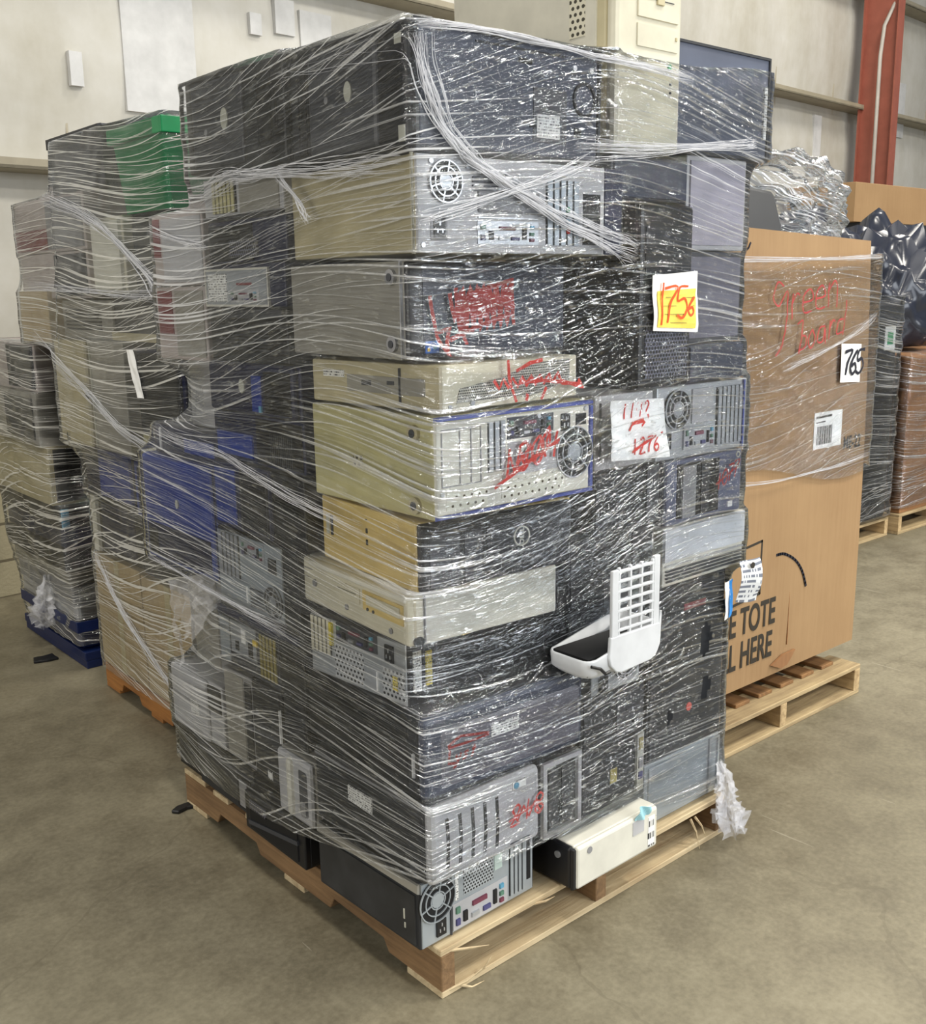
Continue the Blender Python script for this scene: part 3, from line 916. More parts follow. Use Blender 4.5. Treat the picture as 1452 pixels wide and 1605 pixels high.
TOPL = lambda ox: [('box', 'front_bezel', M_BLACK, .0, .0, 1, 1, .012, .01), ('box', 'bezel_face', M_DGREY, .08, .05, .62, .95, .016, .006), ('disc', 'oval_badge', M_OVAL, ox, .52, .017, .019, .025),
                   ('box', 'drive_bay', M_DARK, .64, .08, .76, .9, .0155), ('box', 'drive_bay', M_BLACK, .78, .08, .88, .9, .0155), ('disc', 'power_button', M_GREY, ox - .2, .42, .008, .018),
                   ('box', 'led_slot', M_HOLE, .9, .3, .93, .7, .014)]
C('computer_tower', 'black tower on top of the near corner, oval handle on its slate side', -.013, .015, 1.85, .52, .421, .236, M_BLACK, yaw=0, tilt=(.7, 0), bev=.008,
  L=[('box', 'front_bezel', M_BLACK, .0, .0, 1, 1, .012, .01), ('box', 'bezel_face', M_DGREY, .18, .04, .78, .93, .018, .01), ('disc', 'oval_badge', M_OVAL, .55, .53, .013, .021, .02), ('box', 'drive_bay', M_DARK, .02, .08, .09, .9, .015),
     ('box', 'drive_bay', M_HOLE, .1, .05, .16, .92, .014), ('disc', 'power_button', M_GREY, .36, .5, .007, .02), ('box', 'yellow_tag', M_OVAL, .90, .8, .96, .9, .0135), ('box', 'torn_label', M_OVAL, .92, .05, .98, .2, .0135)],
  R=[('box', 'side_panel', M_SLATE, .02, .03, .985, .97, .004, .012), ('frame', 'panel_rim', M_BLACK, .0, .0, 1, 1, .008, .007), ('box', 'spec_label', M_DGREY, .6, .14, .8, .62, .0055), ('box', 'spec_print', L_PRINT, .62, .18, .76, .4, .006),
     ('ring', 'oval_handle', M_BLACK, .9, .56, .030, .036, .009), ('disc', 'bright_rivet', M_WIRE, .84, .82, .006, .007), ('disc', 'bright_rivet', M_WIRE, .94, .82, .006, .007), ('box', 'clip_slot', M_HOLE, .52, .78, .6, .84, .0055),
     ('box', 'clip_slot', M_HOLE, .58, .26, .63, .31, .0055), ('box', 'twin_socket', M_HOLE, .84, .22, .89, .32, .0055), ('seam', .3, .9, .78, .9, M_BLACK, .004)])

# --- left face, middle and far columns
C('computer_tower', 'black tower on top of the far left side, pale oval badge on its front', -.02, .445, 1.87, .5, .48, .225, M_BLACK, L=TOPL(.44), tilt=(.7, 0), bev=.008)
C('computer_case', 'black open case hanging over the left edge of the pallet', -.065, .47, .127, .4, .31, .112, M_BLACK,
  L=[('box', 'open_bay', M_HOLE, .1, .1, .9, .9, .003), ('seam', .1, .25, .9, .6, M_DGREY, .012), ('box', 'vent_panel', P_BLACK, .1, .6, .4, .88, .005)], R=[('box', 'open_end', M_HOLE, .04, .05, .9, .92, .002)])
C('computer_case', 'dark grey case at the far left corner of the pallet, open bay at its end', -.03, .79, .127, .45, .33, .145, M_DARK,
  L=[('box', 'open_bay', M_HOLE, .72, .08, .96, .75, .003), ('box', 'inner_frame', M_GREY, .76, .12, .9, .7, .005), ('seam', .02, .8, .98, .82, M_GREY)])
C('computer_case', 'black flap-ended case sticking out of the far left bottom of the wrap', -.02, 1.135, .127, .4, .15, .14, M_BLACK, L=[('box', 'open_bay', M_HOLE, .1, .1, .9, .9, .003)])
C('computer_tower', 'silver tower with curved handle-like bezel low on the left face', -.035, .45, .242, .42, .165, .178, M_GSIDE, ext=0,
  L=[('box', 'front_bezel', M_LGREY, .0, .0, 1, 1, .016, .014), ('box', 'bezel_recess', M_DGREY, .62, .12, .93, .88, .018, .008), ('box', 'recess_plate', M_GREY, .68, .12, .86, .4, .021, .006), ('box', 'white_rib', M_CREAM, .32, .04, .52, .97, .026, .012)],
  R=[('box', 'side_panel', M_GREY, .03, .04, .97, .96, .003)])
C('computer_tower', 'black tower with a white strip on its edge, left face under the slot-covered rear', -.025, .62, .275, .45, .155, .285, M_BLACK,
  L=[('box', 'side_panel', M_DARK, .04, .03, .96, .97, .003), ('box', 'white_strip', M_PAPER, .93, .48, .985, .82, .005), ('box', 'tiny_label', L_BAR, .45, .04, .62, .14, .005)])
C('computer_tower', 'mid grey plain tower beside the black one, lower left face', -.02, .78, .275, .45, .165, .27, M_GREY,
  L=[('box', 'side_panel', M_GSIDE, .04, .03, .7, .97, .003), ('box', 'dark_bay', M_DARK, .74, .06, .97, .94, .004)])
C('computer_tower', 'black tower standing behind the silver handle bezel, mid left face', -.02, .505, .425, .4, .11, .135, M_BLACK, L=[('box', 'side_panel', M_DARK, .05, .05, .95, .95, .003)])
C('computer_tower', 'light grey tower with a paper label at the far left bottom', -.025, .955, .278, .42, .315, .195, M_LGREY,
  L=[('box', 'front_bezel', M_LGREY, .0, .0, .75, 1, .012, .01), ('box', 'paper_label', L_PRINT, .42, .35, .6, .6, .014), ('box', 'dark_foot', M_BLACK, .62, .55, .98, .95, .006), ('seam', .2, .1, .2, .9, M_GREY)])
C('computer_tower', 'black-topped tower with brassy slot covers on its rear, left face below the silver fan rear', -.03, .485, .568, .43, .445, .177, M_BLACK,
  L=[('box', 'rear_panel', M_DGREY, .01, .02, .74, .86, .003), ('box', 'top_rail', M_NAVY, .0, .84, .98, .99, .012, .005), ('slots', .52, .1, .72, .78, 5, 'v', M_BRASS), ('box', 'rear_plate', M_STEEL, .16, .25, .48, .8, .005), ('box', 'side_plate', M_BSTEEL, .02, .05, .15, .8, .005),
     ('box', 'white_tag', M_PAPER, .3, .48, .36, .72, .007), ('box', 'dark_port', M_BLACK, .38, .3, .44, .55, .007), ('box', 'dark_port', M_BLACK, .22, .32, .27, .5, .007), ('box', 'yellow_tag', M_YPAPER, .44, .52, .5, .64, .008)])
C('computer_tower', 'hazy grey tower behind the crumpled film on the far left face', .03, .945, .475, .4, .27, .32, M_GREY, L=[('box', 'side_panel', M_GSIDE, .03, .03, .6, .97, .003), ('box', 'white_tag', M_PAPER, .75, .5, .85, .7, .003)])
C('computer_tower', 'silver-rear tower with round wire fan, left face under the blue tower', -.03, .49, .748, .42, .415, .215, M_BLACK,
  L=[('box', 'rear_panel', M_BSTEEL, .01, .05, .82, .97, .003), ('fan', .71, .28, .043), ('vents', 'round_vent', M_DGREY, .42, .1, .6, .36, 6, 'h'), ('box', 'power_inlet', M_BLACK, .66, .62, .76, .82, .006), ('slots', .04, .4, .3, .95, 5, 'v', M_STEEL),
     ('box', 'white_strip', M_PAPER, .36, .12, .385, .35, .005), ('ports', .34, .72, .62, .94, M_STEEL)])
BLUEF = [('box', 'front_bezel', M_BLUE, .0, .0, 1, 1, .014, .01), ('box', 'drive_bay', M_NAVY, .42, .08, .68, .92, .017), ('box', 'drive_bay', M_BLACK, .72, .08, .96, .92, .017), ('seam', .385, .02, .385, .98, M_LGREY, .005)]
C('computer_tower', 'dark tower with navy drive bays beside the yellowed side, middle of the left face', -.025, .455, .968, .42, .44, .182, M_BLACK,
  L=[('box', 'front_bezel', M_NAVY, .0, .0, .68, 1, .014, .01), ('box', 'drive_bay', M_BLUE, .04, .08, .3, .92, .017), ('box', 'drive_bay', M_BLACK, .34, .08, .64, .92, .017), ('frame', 'bay_rim', M_DGREY, .36, .05, .66, .95, .003, .018)])
C('computer_tower', 'bright blue tower with small round badge at the far left face', -.03, .905, .80, .42, .44, .318, M_BLUE,
  L=[('box', 'front_bezel', M_BLUE, .0, .0, 1, 1, .012, .01), ('box', 'lower_panel', M_NAVY, .04, .04, .96, .36, .015), ('disc', 'round_badge', M_OVAL, .52, .60, .009, .016, .013), ('seam', .56, .06, .56, .5, M_LGREY, .003), ('seam', .96, .02, .96, .98, M_LGREY, .005), ('box', 'corner_recess', M_BLACK, .06, .06, .2, .3, .016)])
C('computer_tower', 'navy tower lying over the blue tower, half way up the left face', -.02, .45, 1.153, .42, .45, .127, M_NAVY,
  L=[('box', 'side_panel', M_BLACK, .5, .05, .98, .95, .003), ('vents', 'vent_grille', M_DGREY, .66, .1, .9, .7, 12, 'v'), ('box', 'blue_panel', M_BLUE, .04, .1, .46, .6, .004)])
C('computer_tower', 'long dark navy case with a white strip on the far end of the left face', -.01, .91, 1.121, .4, .40, .084, M_NAVY, L=[('box', 'white_strip', M_PAPER, .1, .1, .125, .9, .004), ('box', 'blue_panel', M_BLUE, .5, .2, .95, .7, .003)])
C('computer_tower', 'blue-black tower with pale oval badge, upper middle of the left face', -.02, .455, 1.283, .42, .435, .127, M_NAVY,
  L=[('box', 'front_bezel', M_NAVY, .0, .0, .98, 1, .014, .012), ('disc', 'oval_badge', M_OVAL, .42, .55, .014, .018, .018), ('box', 'drive_bay', M_BLUE, .52, .06, .64, .8, .016), ('box', 'drive_bay', M_BLACK, .66, .06, .95, .9, .016), ('disc', 'power_button', M_GREY, .3, .55, .006, .017), ('box', 'clip', M_CYAN, .6, .06, .64, .22, .018)])
C('computer_tower', 'pale grey case set back in the dip of the film, far left face', .05, .915, 1.207, .4, .26, .193, M_LGREY)
C('computer_tower', 'black case under the small labelled rear, upper left face', -.02, .5, 1.413, .42, .385, .132, M_BLACK, L=[('box', 'grey_edge', M_DGREY, .0, .8, .96, .98, .004), ('vents', 'vent_grille', M_DGREY, .1, .2, .8, .6, 6, 'h')])
C('computer_tower', 'dark case with small silver rear panel of ports, upper left face', -.02, .5, 1.548, .42, .39, .103, M_NAVY,
  L=[('box', 'rear_panel', M_STEEL, .0, .02, .80, .88, .004), ('box', 'spec_label', L_PRINT, .04, .1, .3, .8, .006), ('box', 'red_sticker', M_WINE, .42, .48, .62, .58, .006), ('frame', 'panel_rim', M_CREAM, .0, .0, .82, .9, .005, .006), ('ports', .34, .1, .7, .4, M_LGREY)])
C('computer_tower', 'mauve-grey tower with a wine red patch, far upper left face', -.02, .905, 1.403, .4, .295, .197, M_MAUVE, L=[('box', 'wine_panel', M_WINE, .04, .35, .34, .95, .003), ('box', 'side_panel', M_GSIDE, .4, .05, .97, .95, .003)])
C('computer_tower', 'pale mauve tower on the wine-patched one, far upper left face', -.02, .895, 1.603, .4, .30, .187, M_MAUVE, L=[('box', 'wine_panel', M_WINE, .02, .4, .16, .96, .003), ('box', 'side_panel', M_LGREY, .2, .04, .98, .95, .003)])
C('computer_tower', 'dark navy tower below the pale slotted rear, upper left face', -.02, .485, 1.654, .42, .38, .102, M_NAVY, L=[('box', 'dark_bezel', M_BLACK, .02, .04, .6, .9, .004), ('box', 'vent_panel', P_BLACK, .3, .1, .66, .55, .006)])
C('computer_tower', 'pale rear with yellowish slots just under the top black towers, left face', -.02, .49, 1.759, .42, .385, .1, M_LGREY,
  L=[('slots', .14, .15, .44, .9, 6, 'v', M_OLIVE), ('box', 'rear_plate', M_GSIDE, .48, .1, .96, .9, .003), ('box', 'dark_lip', M_BLACK, .0, .0, 1, .1, .008)])

# --- right face, middle and far columns
C('computer_tower', 'bluish silver tower lying at the right end of the pallet', .74, .03, .127, .34, .48, .183, M_BSTEEL, yaw=.6,
  R=[('box', 'side_panel', M_BSTEEL, .04, .05, .84, .95, .004, .006), ('frame', 'end_frame', M_STEEL, .85, .04, .99, .96, .006, .006), ('disc', 'bright_rivet', M_WIRE, .88, .16, .014, .012)])
C('computer_tower', 'pale tower sticking out of the wrap over the front edge of the pallet', .385, -.045, .127, .315, .42, .116, M_CREAM, yaw=1.0, rec=None,
  L=[('box', 'dark_end', M_BLACK, .55, .0, 1, 1, .012, .008), ('box', 'inner_bay', M_TAN, .1, .1, .5, .8, .004), ('disc', 'pivot_bolt', M_WIRE, .9, .72, .009, .016)],
  R=[('box', 'front_panel', M_CREAM, .0, .0, 1, 1, .012, .006), ('box', 'hinge_guard', M_BLACK, -.03, .0, .02, .95, .006), ('disc', 'shield_badge', M_GREY, .14, .82, .009, .0135), ('box', 'paper_patch', M_LGREY, .66, .55, .82, .92, .0135),
     ('box', 'green_barcode_label', L_BAR, .86, .08, .96, .85, .0135), ('box', 'end_bolt', M_DGREY, .965, .75, .98, .8, .0135)])
C('computer_tower', 'dark tower with a pale frame round its open front, beside the slotted silver bezel', .345, .03, .247, .135, .4, .2, M_DARK, yaw=0,
  R=[('frame', 'silver_frame', M_LGREY, .0, .0, 1, 1, .012, .01), ('box', 'dark_bay', M_HOLE, .1, .08, .9, .92, .004), ('box', 'drive_bay', M_DARK, .15, .1, .42, .86, .007), ('box', 'drive_bay', M_DARK, .48, .1, .85, .86, .007)])
C('computer_tower', 'black tower with a strip of gold ports on its edge, low on the right', .482, .03, .247, .253, .42, .175, M_BLACK,
  R=[('box', 'side_panel', M_DARK, .03, .05, .82, .95, .004), ('box', 'port_strip', M_OVAL, .86, .02, .98, .98, .006), ('box', 'port', M_BRASS, .88, .7, .96, .92, .009), ('box', 'port', M_GREY, .88, .4, .96, .6, .009), ('box', 'port', M_VIOLET, .88, .22, .96, .36, .009),
     ('box', 'amber_sticker', M_BRASS, .44, .35, .56, .6, .0055), ('disc', 'round_button', M_DGREY, .2, .2, .012, .007)])
C('computer_tower', 'plain black tower beneath the small power supply, right face', .482, .03, .425, .25, .42, .148, M_BLACK, R=[('box', 'side_panel', M_DARK, .04, .05, .5, .95, .004), ('box', 'side_panel', M_DGREY, .54, .05, .97, .9, .004), ('disc', 'screw', M_HOLE, .7, .5, .004, .006), ('disc', 'screw', M_HOLE, .8, .25, .004, .006)])
C('power_supply', 'small silver power supply with wire fan under the white plastic tray', .515, .022, .575, .185, .2, .12, M_STEEL, cat='power supply', group=None,
  R=[('fan', .68, .55, .046, M_WIRE, mat('fan_hub_blue', (70, 100, 170), .4)), ('sock', .22, .22), ('box', 'rocker_switch', M_BLACK, .1, .62, .32, .88, .006), ('box', 'red_print', M_RED, .12, .44, .3, .5, .003)])
C('computer_tower', 'big black case with a red dot sticker, right end of the right face', .742, .03, .313, .335, .46, .24, M_BLACK,
  R=[('box', 'side_panel', M_DARK, .02, .03, .98, .97, .005, .006), ('disc', 'red_dot_sticker', mat('coral_sticker', (226, 92, 80), .5), .53, .51, .012, .0065)])
C('computer_tower', 'black case above the red-dotted one, blue label on its right edge', .742, .03, .556, .335, .46, .247, M_BLACK,
  R=[('box', 'side_panel', M_DARK, .02, .03, .98, .97, .005, .006), ('box', 'red_stripe', M_WINE, .42, .66, .72, .75, .0065)])
C('computer_tower', 'black tower behind the white plastic tray, beside the beige desktop', .45, .045, .70, .325, .42, .28, M_BLACK,
  R=[('box', 'side_panel', M_DARK, .02, .03, .45, .97, .004), ('box', 'grey_panel', M_DGREY, .38, .05, .7, .62, .006), ('box', 'side_panel', M_BLACK, .72, .03, .98, .97, .005)])
C('computer_tower', 'wide black tower beneath the crossed-out paper sheets, right face', .525, .035, .983, .255, .42, .162, M_BLACK,
  R=[('box', 'side_panel', M_DARK, .03, .05, .55, .95, .004), ('box', 'end_panel', M_DGREY, .78, .05, .97, .95, .004)])
C('desktop_computer', 'white desktop with rows of small louvres at the right edge of the stack', .782, .02, .806, .36, .45, .158, M_CREAM, yaw=.5,
  R=[('vents', 'louvre_row', M_DGREY, .03, .06, .97, .30, 4, 'h'), ('seam', .02, .36, .98, .36, M_LGREY, .004), ('box', 'top_lip', M_WHITE, .0, .42, 1, .99, .006)])
C('computer_tower', 'slate blue fronted tower with open bays and dark red number, right edge of the stack', .787, .028, .968, .33, .45, .173, M_SLATE,
  R=[('box', 'front_bezel', mat('slate_bezel', (84, 90, 116), .4), .0, .0, 1, 1, .01, .006), ('box', 'open_bay', M_HOLE, .12, .08, .68, .94, .012), ('box', 'drive_cage', M_GREY, .18, .08, .36, .9, .016), ('vents', 'cage_ladder', M_DGREY, .2, .12, .34, .86, 8, 'h'),
     ('box', 'drive_bay', M_DARK, .42, .12, .54, .9, .015), ('box', 'white_edge_label', L_BAR, .8, .08, .88, .2, .012), ('ring', 'headphone_icon', M_OVAL, .93, .92, .006, .009, .012), ('ring', 'square_icon', M_OVAL, .93, .74, .006, .009, .012)])
C('computer_tower', 'silver rear with wire fan and coloured ports, right edge above the slate blue tower', .745, .022, 1.145, .385, .45, .188, M_STEEL, yaw=0,
  R=[('fan', .2, .68, .05), ('box', 'inner_plate', M_LGREY, .36, .45, .6, .94, .004), ('ports', .28, .1, .62, .42, M_STEEL), ('slots', .64, .1, .93, .92, 6, 'v', M_STEEL), ('sock', .1, .26), ('seam', .95, .02, .95, .98, M_BLUELINE, .006)])
C('computer_tower', 'light grey tower behind the crossed-out paper sheets, right face', .525, .03, 1.148, .215, .42, .18, M_LGREY, R=[('seam', .08, .1, .08, .9, M_GREY)])
TW = C('computer_tower', 'upright black tower with honeycomb grille front and a yellow note, right face', .645, .02, 1.334, .205, .45, .44, M_BLACK, ext=.012,
       L=[('box', 'side_panel', M_DARK, .03, .02, .92, .98, .004)],
       R=[('box', 'front_bezel', M_BLACK, .0, .0, 1, 1, .018, .01), ('box', 'honeycomb_grille', P_BLACK, .1, .06, .92, .38, .021), ('box', 'drive_bay', M_DARK, .08, .62, .92, .74, .021), ('box', 'drive_bay', M_DARK, .08, .77, .92, .88, .021), ('seam', .04, .02, .04, .98, M_DGREY, .004)])
C('computer_tower', 'slate case at the right edge level with the grille tower base', .856, .02, 1.337, .24, .45, .096, M_SLATE, R=[('box', 'front_bezel', M_SLATE, .02, .03, .98, .97, .008), ('seam', .88, .05, .88, .95, M_LGREY, .006)])
C('computer_tower', 'dark grey case, panel tinted for film glare, upper right edge under the pale mauve one', .856, .035, 1.436, .245, .45, .23, M_DGREY, R=[('box', 'side_panel', mat('dim_lilac_glare', (116, 115, 128), .45), .04, .05, .96, .95, .004)])  # lilac panel colour stands in for film glare over a dark grey case
C('computer_tower', 'pale mauve case behind crinkled film, below the slate box on the right', .856, .035, 1.669, .25, .45, .228, M_LGREY, R=[('box', 'side_panel', mat('lilac_glare', (176, 172, 184), .45), .04, .05, .96, .95, .004)])  # pale mauve panel colour gives the whitish glare of the film
C('computer_tower', 'dark flat case bridging the grille tower and the silver rear, under the beige tower', .57, .03, 1.78, .28, .45, .1, M_DGREY, R=[('box', 'front_bezel', M_SLATE, .02, .05, .98, .95, .006)])
C('computer_tower', 'smooth slate grey box at the top right corner of the stack', .79, .03, 1.9, .395, .5, .255, mat('slate_painted_steel', (84, 90, 106), .4), yaw=0,
  R=[('frame', 'edge_rim', M_DARK, .0, .0, 1, 1, .006, .004), ('box', 'pale_edge_label', L_PRINT, .93, .2, .975, .72, .005)])
C('computer_tower', 'tall beige full tower standing upright on the very top, floppy drives in its front', .547, .03, 1.886, .238, .52, .62, M_TAN, yaw=0, recz=0, rec=None, bev=.006,
  L=[('box', 'side_panel', mat('beige_painted_steel', (198, 194, 178), .5), .01, .01, .95, .99, .004), ('box', 'vent_field', P_BEIGE, .79, .40, .89, .97, .0055)],
  R=[('box', 'front_bezel', M_BEIGE, .0, .0, 1, 1, .026, .012), ('box', 'drive_bay', M_BEIGE, .3, .46, .92, .56, .03), ('box', 'floppy_slot', M_DGREY, .34, .525, .84, .535, .032), ('box', 'floppy_lever', M_TAN, .56, .51, .68, .545, .035), ('box', 'drive_bay', M_BEIGE, .3, .36, .92, .445, .029),
     ('box', 'drive_bay', M_BEIGE, .28, .60, .95, .72, .03), ('box', 'tray_line', M_TAN, .32, .655, .92, .665, .032), ('box', 'drive_bay', M_BEIGE, .28, .74, .95, .86, .03), ('disc', 'lock', M_GREENP, .8, .31, .006, .03), ('disc', 'led', M_DGREY, .82, .25, .003, .029), ('disc', 'led', M_DGREY, .82, .22, .003, .029),
     ('seam', .2, .03, .2, .97, M_TAN, .004), ('box', 'eject_button', M_TAN, .86, .4, .9, .42, .032)])


# white moulded tray with a slotted back, caught outside the film
def white_tray():
    r = empty('printer_tray', (.475, -.03, .69))
    tag(r, 'white moulded plastic tray with a slotted back hanging out of the wrap', 'plastic tray')
    F = Face((0, -.082, 0), (1, 0, 0), (0, 0, 1), (0, -1, 0))
    g = MB()
    x0, x1, y0, y1 = -.045, .115, .095, .262
    nx, ny = 3, 6
    bw = .0075
    for i in range(nx + 1):
        x = x0 + .022 + (x1 - x0 - .04) * i / nx
        g.box(F, x - bw / 2, x + bw / 2, y0, y1, 0, .008)
    for j in range(ny + 1):
        y = y0 + .016 + (y1 - y0 - .026) * j / ny
        g.box(F, x0, x1, y - .0036, y + .0036, 0.0005, .0085)
    g.box(F, x0 - .004, x0 + .018, y0, y1 - .004, 0, .009).box(F, x1 - .016, x1 + .006, y0, y1 + .006, 0, .009)
    g.build('slotted_back', M_WHITE, r, .0015, 1)
    lp = MB()
    lp.poly(F, [(x0 - .008, .10), (x0 - .012, .05), (x0 - .006, .03), (x0 + .012, .012), (x0 + .03, .006), (x1 - .02, .012), (x1, .024), (x1 + .012, .045), (x1 + .016, .12), (x1 + .012, .13), (x1 + .004, .10)], .0, .010)
    lp.build('lower_panel', M_WHITE, r, .003, 2)
    b = MB()
    # bowl: rings of a rounded rectangle, the lower rings drawn in
    def ring(z, ins, lx):
        P = []
        X0, X1, Y0, Y1, rr = lx + ins, .14 - ins, -.085 + ins, .05 - ins, .028
        for cx, cy, a0 in ((X1 - rr, Y0 + rr, -90), (X1 - rr, Y1 - rr, 0), (X0 + rr, Y1 - rr, 90), (X0 + rr, Y0 + rr, 180)):
            for k in range(6):
                a = math.radians(a0 + 90 * k / 5)
                P.append(Vector((cx + rr * math.cos(a), cy + rr * math.sin(a), z)))
        return P
    rings = [ring(.0, .03, -.11), ring(.006, .012, -.12), ring(.02, .002, -.125), ring(.05, 0, -.125), ring(.085, -.001, -.12)]
    for p in rings[-1]:
        p.z += .012 * max(0, min(1, (p.x + .03) / .1)) - .03 * max(0, min(1, (-.02 - p.x) / .07))
    n = len(rings[0])
    V = [p for rg in rings for p in rg]
    fs = [(j * n + i, j * n + (i + 1) % n, (j + 1) * n + (i + 1) % n, (j + 1) * n + i) for j in range(len(rings) - 1) for i in range(n)]
    fs.append(tuple(range(n - 1, -1, -1)))
    b.add(V, fs)
    o = b.build('tray_bowl', M_WHITE, r, 0, 2, True)
    sm = o.modifiers.new('solid', 'SOLIDIFY')
    sm.thickness = .005
    l = MB()
    l.box(Face((0, 0, 0), (1, 0, 0), (0, 1, 0), (0, 0, 1)), -.108, .125, -.07, .04, .012, .055)
    l.build('tray_lining', M_HOLE, r)
    c = MB()
    c.tube([Vector((-.115, -.088, .045)), Vector((-.09, -.094, .035)), Vector((-.075, -.095, .02)), Vector((-.06, -.096, .022))], .004, 6)
    c.build('cable_tail', M_BLACK, r)


white_tray()


# ------------------------------------------------------------------ stretch film
def hull2(pts):
    pts = sorted(set((round(a, 5), round(b, 5)) for a, b in pts))
    def cr(o, a, b):
        return (a[0] - o[0]) * (b[1] - o[1]) - (a[1] - o[1]) * (b[0] - o[0])
    lo, up = [], []
    for p in pts:
        while len(lo) > 1 and cr(lo[-2], lo[-1], p) <= 0:
            lo.pop()
        lo.append(p)
    for p in reversed(pts):
        while len(up) > 1 and cr(up[-2], up[-1], p) <= 0:
            up.pop()
        up.append(p)
    return lo[:-1] + up[:-1]


def radial(poly, cx, cy, n):
    out = []
    m = len(poly)
    for i in range(n):
        a = 2 * math.pi * i / n
        dx, dy = math.cos(a), math.sin(a)
        best = 0
        for k in range(m):
            x1, y1 = poly[k][0] - cx, poly[k][1] - cy
            x2, y2 = poly[(k + 1) % m][0] - cx, poly[(k + 1) % m][1] - cy
            ex, ey = x2 - x1, y2 - y1
            den = dx * ey - dy * ex
            if abs(den) < 1e-9:
                continue
            t = (x1 * ey - y1 * ex) / den
            s_ = (x1 * dy - y1 * dx) / den
            if -1e-6 <= s_ <= 1 + 1e-6 and t > best:
                best = t
        out.append(best)
    return out


def wrap(name, m, boxes, ctr, zmin, zmax, parent=None, off=.009, n=320, dz=.012, span=.11, milkiness=None, holes=(), lip=True, fold=.0):
    """film shell hugging the hull of the load at each height. zmin, zmax: functions of (x, y)"""
    cx, cy = ctr
    z0, z1 = min(b[1] for b in boxes) - .02, max(b[2] for b in boxes) + .02
    nz = int((z1 - z0) / dz) + 1
    R = []
    last = None
    for j in range(nz):
        z = z0 + j * dz
        pts = [p for b in boxes if b[1] - .012 <= z <= b[2] + .012 for p in b[0]]
        if len(pts) >= 3:
            key = tuple(sorted(set(pts)))
            if last and last[0] == key:
                R.append(last[1])
            else:
                rr = radial(hull2(pts), cx, cy, n)
                last = (key, rr)
                R.append(rr)
        else:
            R.append(R[-1] if R else [0.1] * n)
    k = max(1, int(span / dz / 2))
    C1 = []
    for i in range(n):
        col = [R[j][i] for j in range(nz)]
        mx = [max(col[max(0, j - k):j + k + 1]) for j in range(nz)]
        cl = [min(mx[max(0, j - k):j + k + 1]) for j in range(nz)]
        # film pulls straight between high points: soften, never cutting into the load
        sm = [sum(cl[max(0, j - 3):j + 4]) / len(cl[max(0, j - 3):j + 4]) for j in range(nz)]
        C1.append([max(a, b) for a, b in zip(sm, col)])
    P, U, LY = [], [], []
    rows = nz
    for i in range(n + 1):
        ii = i % n
        a = 2 * math.pi * ii / n
        dx, dy = math.cos(a), math.sin(a)
        r_mid = C1[ii][nz // 2]
        za, zb = zmin(cx + dx * r_mid, cy + dy * r_mid), zmax(cx + dx * r_mid, cy + dy * r_mid)
        for j in range(rows + 1):
            if j < rows:
                z = za + (zb - za) * j / (rows - 1)
                q = min(max((z - z0) / dz, 0), nz - 1.001)
                f = q - int(q)
                r = C1[ii][int(q)] * (1 - f) + C1[ii][min(int(q) + 1, nz - 1)] * f + off
                r += fold * (math.sin(z * 37 + 3 * math.sin(a * 4)) + math.sin(z * 83 + 5 * math.sin(a * 7 + z * 9)))
            else:
                z, r = zb + .004, r - (.12 if lip else .004)
            P.append((cx + dx * r, cy + dy * r, z))
            U.append((a, z))
            LY.append(milkiness(cx + dx * r, cy + dy * r, z) if milkiness else 1.0)
    # arc length for the film coordinates
    s_ = 0
    arc = [0]
    jm = rows // 2
    for i in range(n):
        p, q = Vector(P[i * (rows + 1) + jm]), Vector(P[(i + 1) * (rows + 1) + jm])
        s_ += (p - q).length
        arc.append(s_)
    U = [(arc[k // (rows + 1)], u[1]) for k, u in enumerate(U)]
    fs = []
    hv = [(Vector(h[:3]), h[3]) for h in holes]
    for i in range(n):
        for j in range(rows):
            f = (i * (rows + 1) + j, (i + 1) * (rows + 1) + j, (i + 1) * (rows + 1) + j + 1, i * (rows + 1) + j + 1)
            if hv:
                c = (Vector(P[f[0]]) + Vector(P[f[2]])) / 2
                if any((Vector((c.x - h.x, c.y - h.y, (c.z - h.z) * .6))).length < rr for h, rr in hv):
                    continue
            fs.append(f)
    me = bpy.data.meshes.new(name)
    me.from_pydata(P, [], fs)
    ul = me.uv_layers.new(name='UVMap')
    for lp in me.loops:
        ul.data[lp.index].uv = U[lp.vertex_index]
    at = me.attributes.new('milkiness', 'FLOAT', 'POINT')
    at.data.foreach_set('value', LY)
    for p in me.polygons:
        p.use_smooth = True
    me.materials.append(m)
    o = bpy.data.objects.new(name, me)
    COL.objects.link(o)
    if parent is not None:
        o.parent = parent
    return o, BVHTree.FromPolygons([Vector(p) for p in P], fs)


def flat_attr(o, v=1.0):
    at = o.data.attributes.new('milkiness', 'FLOAT', 'POINT')
    at.data.foreach_set('value', [v] * len(o.data.vertices))
    return o


FILM = film('stretch_film', 0.62, 0.3)


def gathered(name, k=.40):
    t = NT(name)
    p = t.n('ShaderNodeBsdfPrincipled', inp={'Base Color': (.88, .89, .92, 1), 'Roughness': 0.22, 'Specular IOR Level': 0.8})
    tr = t.n('ShaderNodeBsdfTransparent', inp={'Color': (.97, .97, .98, 1)})
    m = t.n('ShaderNodeMixShader', inp={0: k})
    t.l(tr.outputs[0], m.inputs[1])
    t.l(p.outputs[0], m.inputs[2])
    t.l(m.outputs[0], t.out.inputs[0])
    return t.m


ROPE = gathered('twisted_film')
CRUMP = gathered('crumpled_film', .26)


def sstep(a, b, x):
    t = min(1, max(0, (x - a) / (b - a)))
    return t * t * (3 - 2 * t)


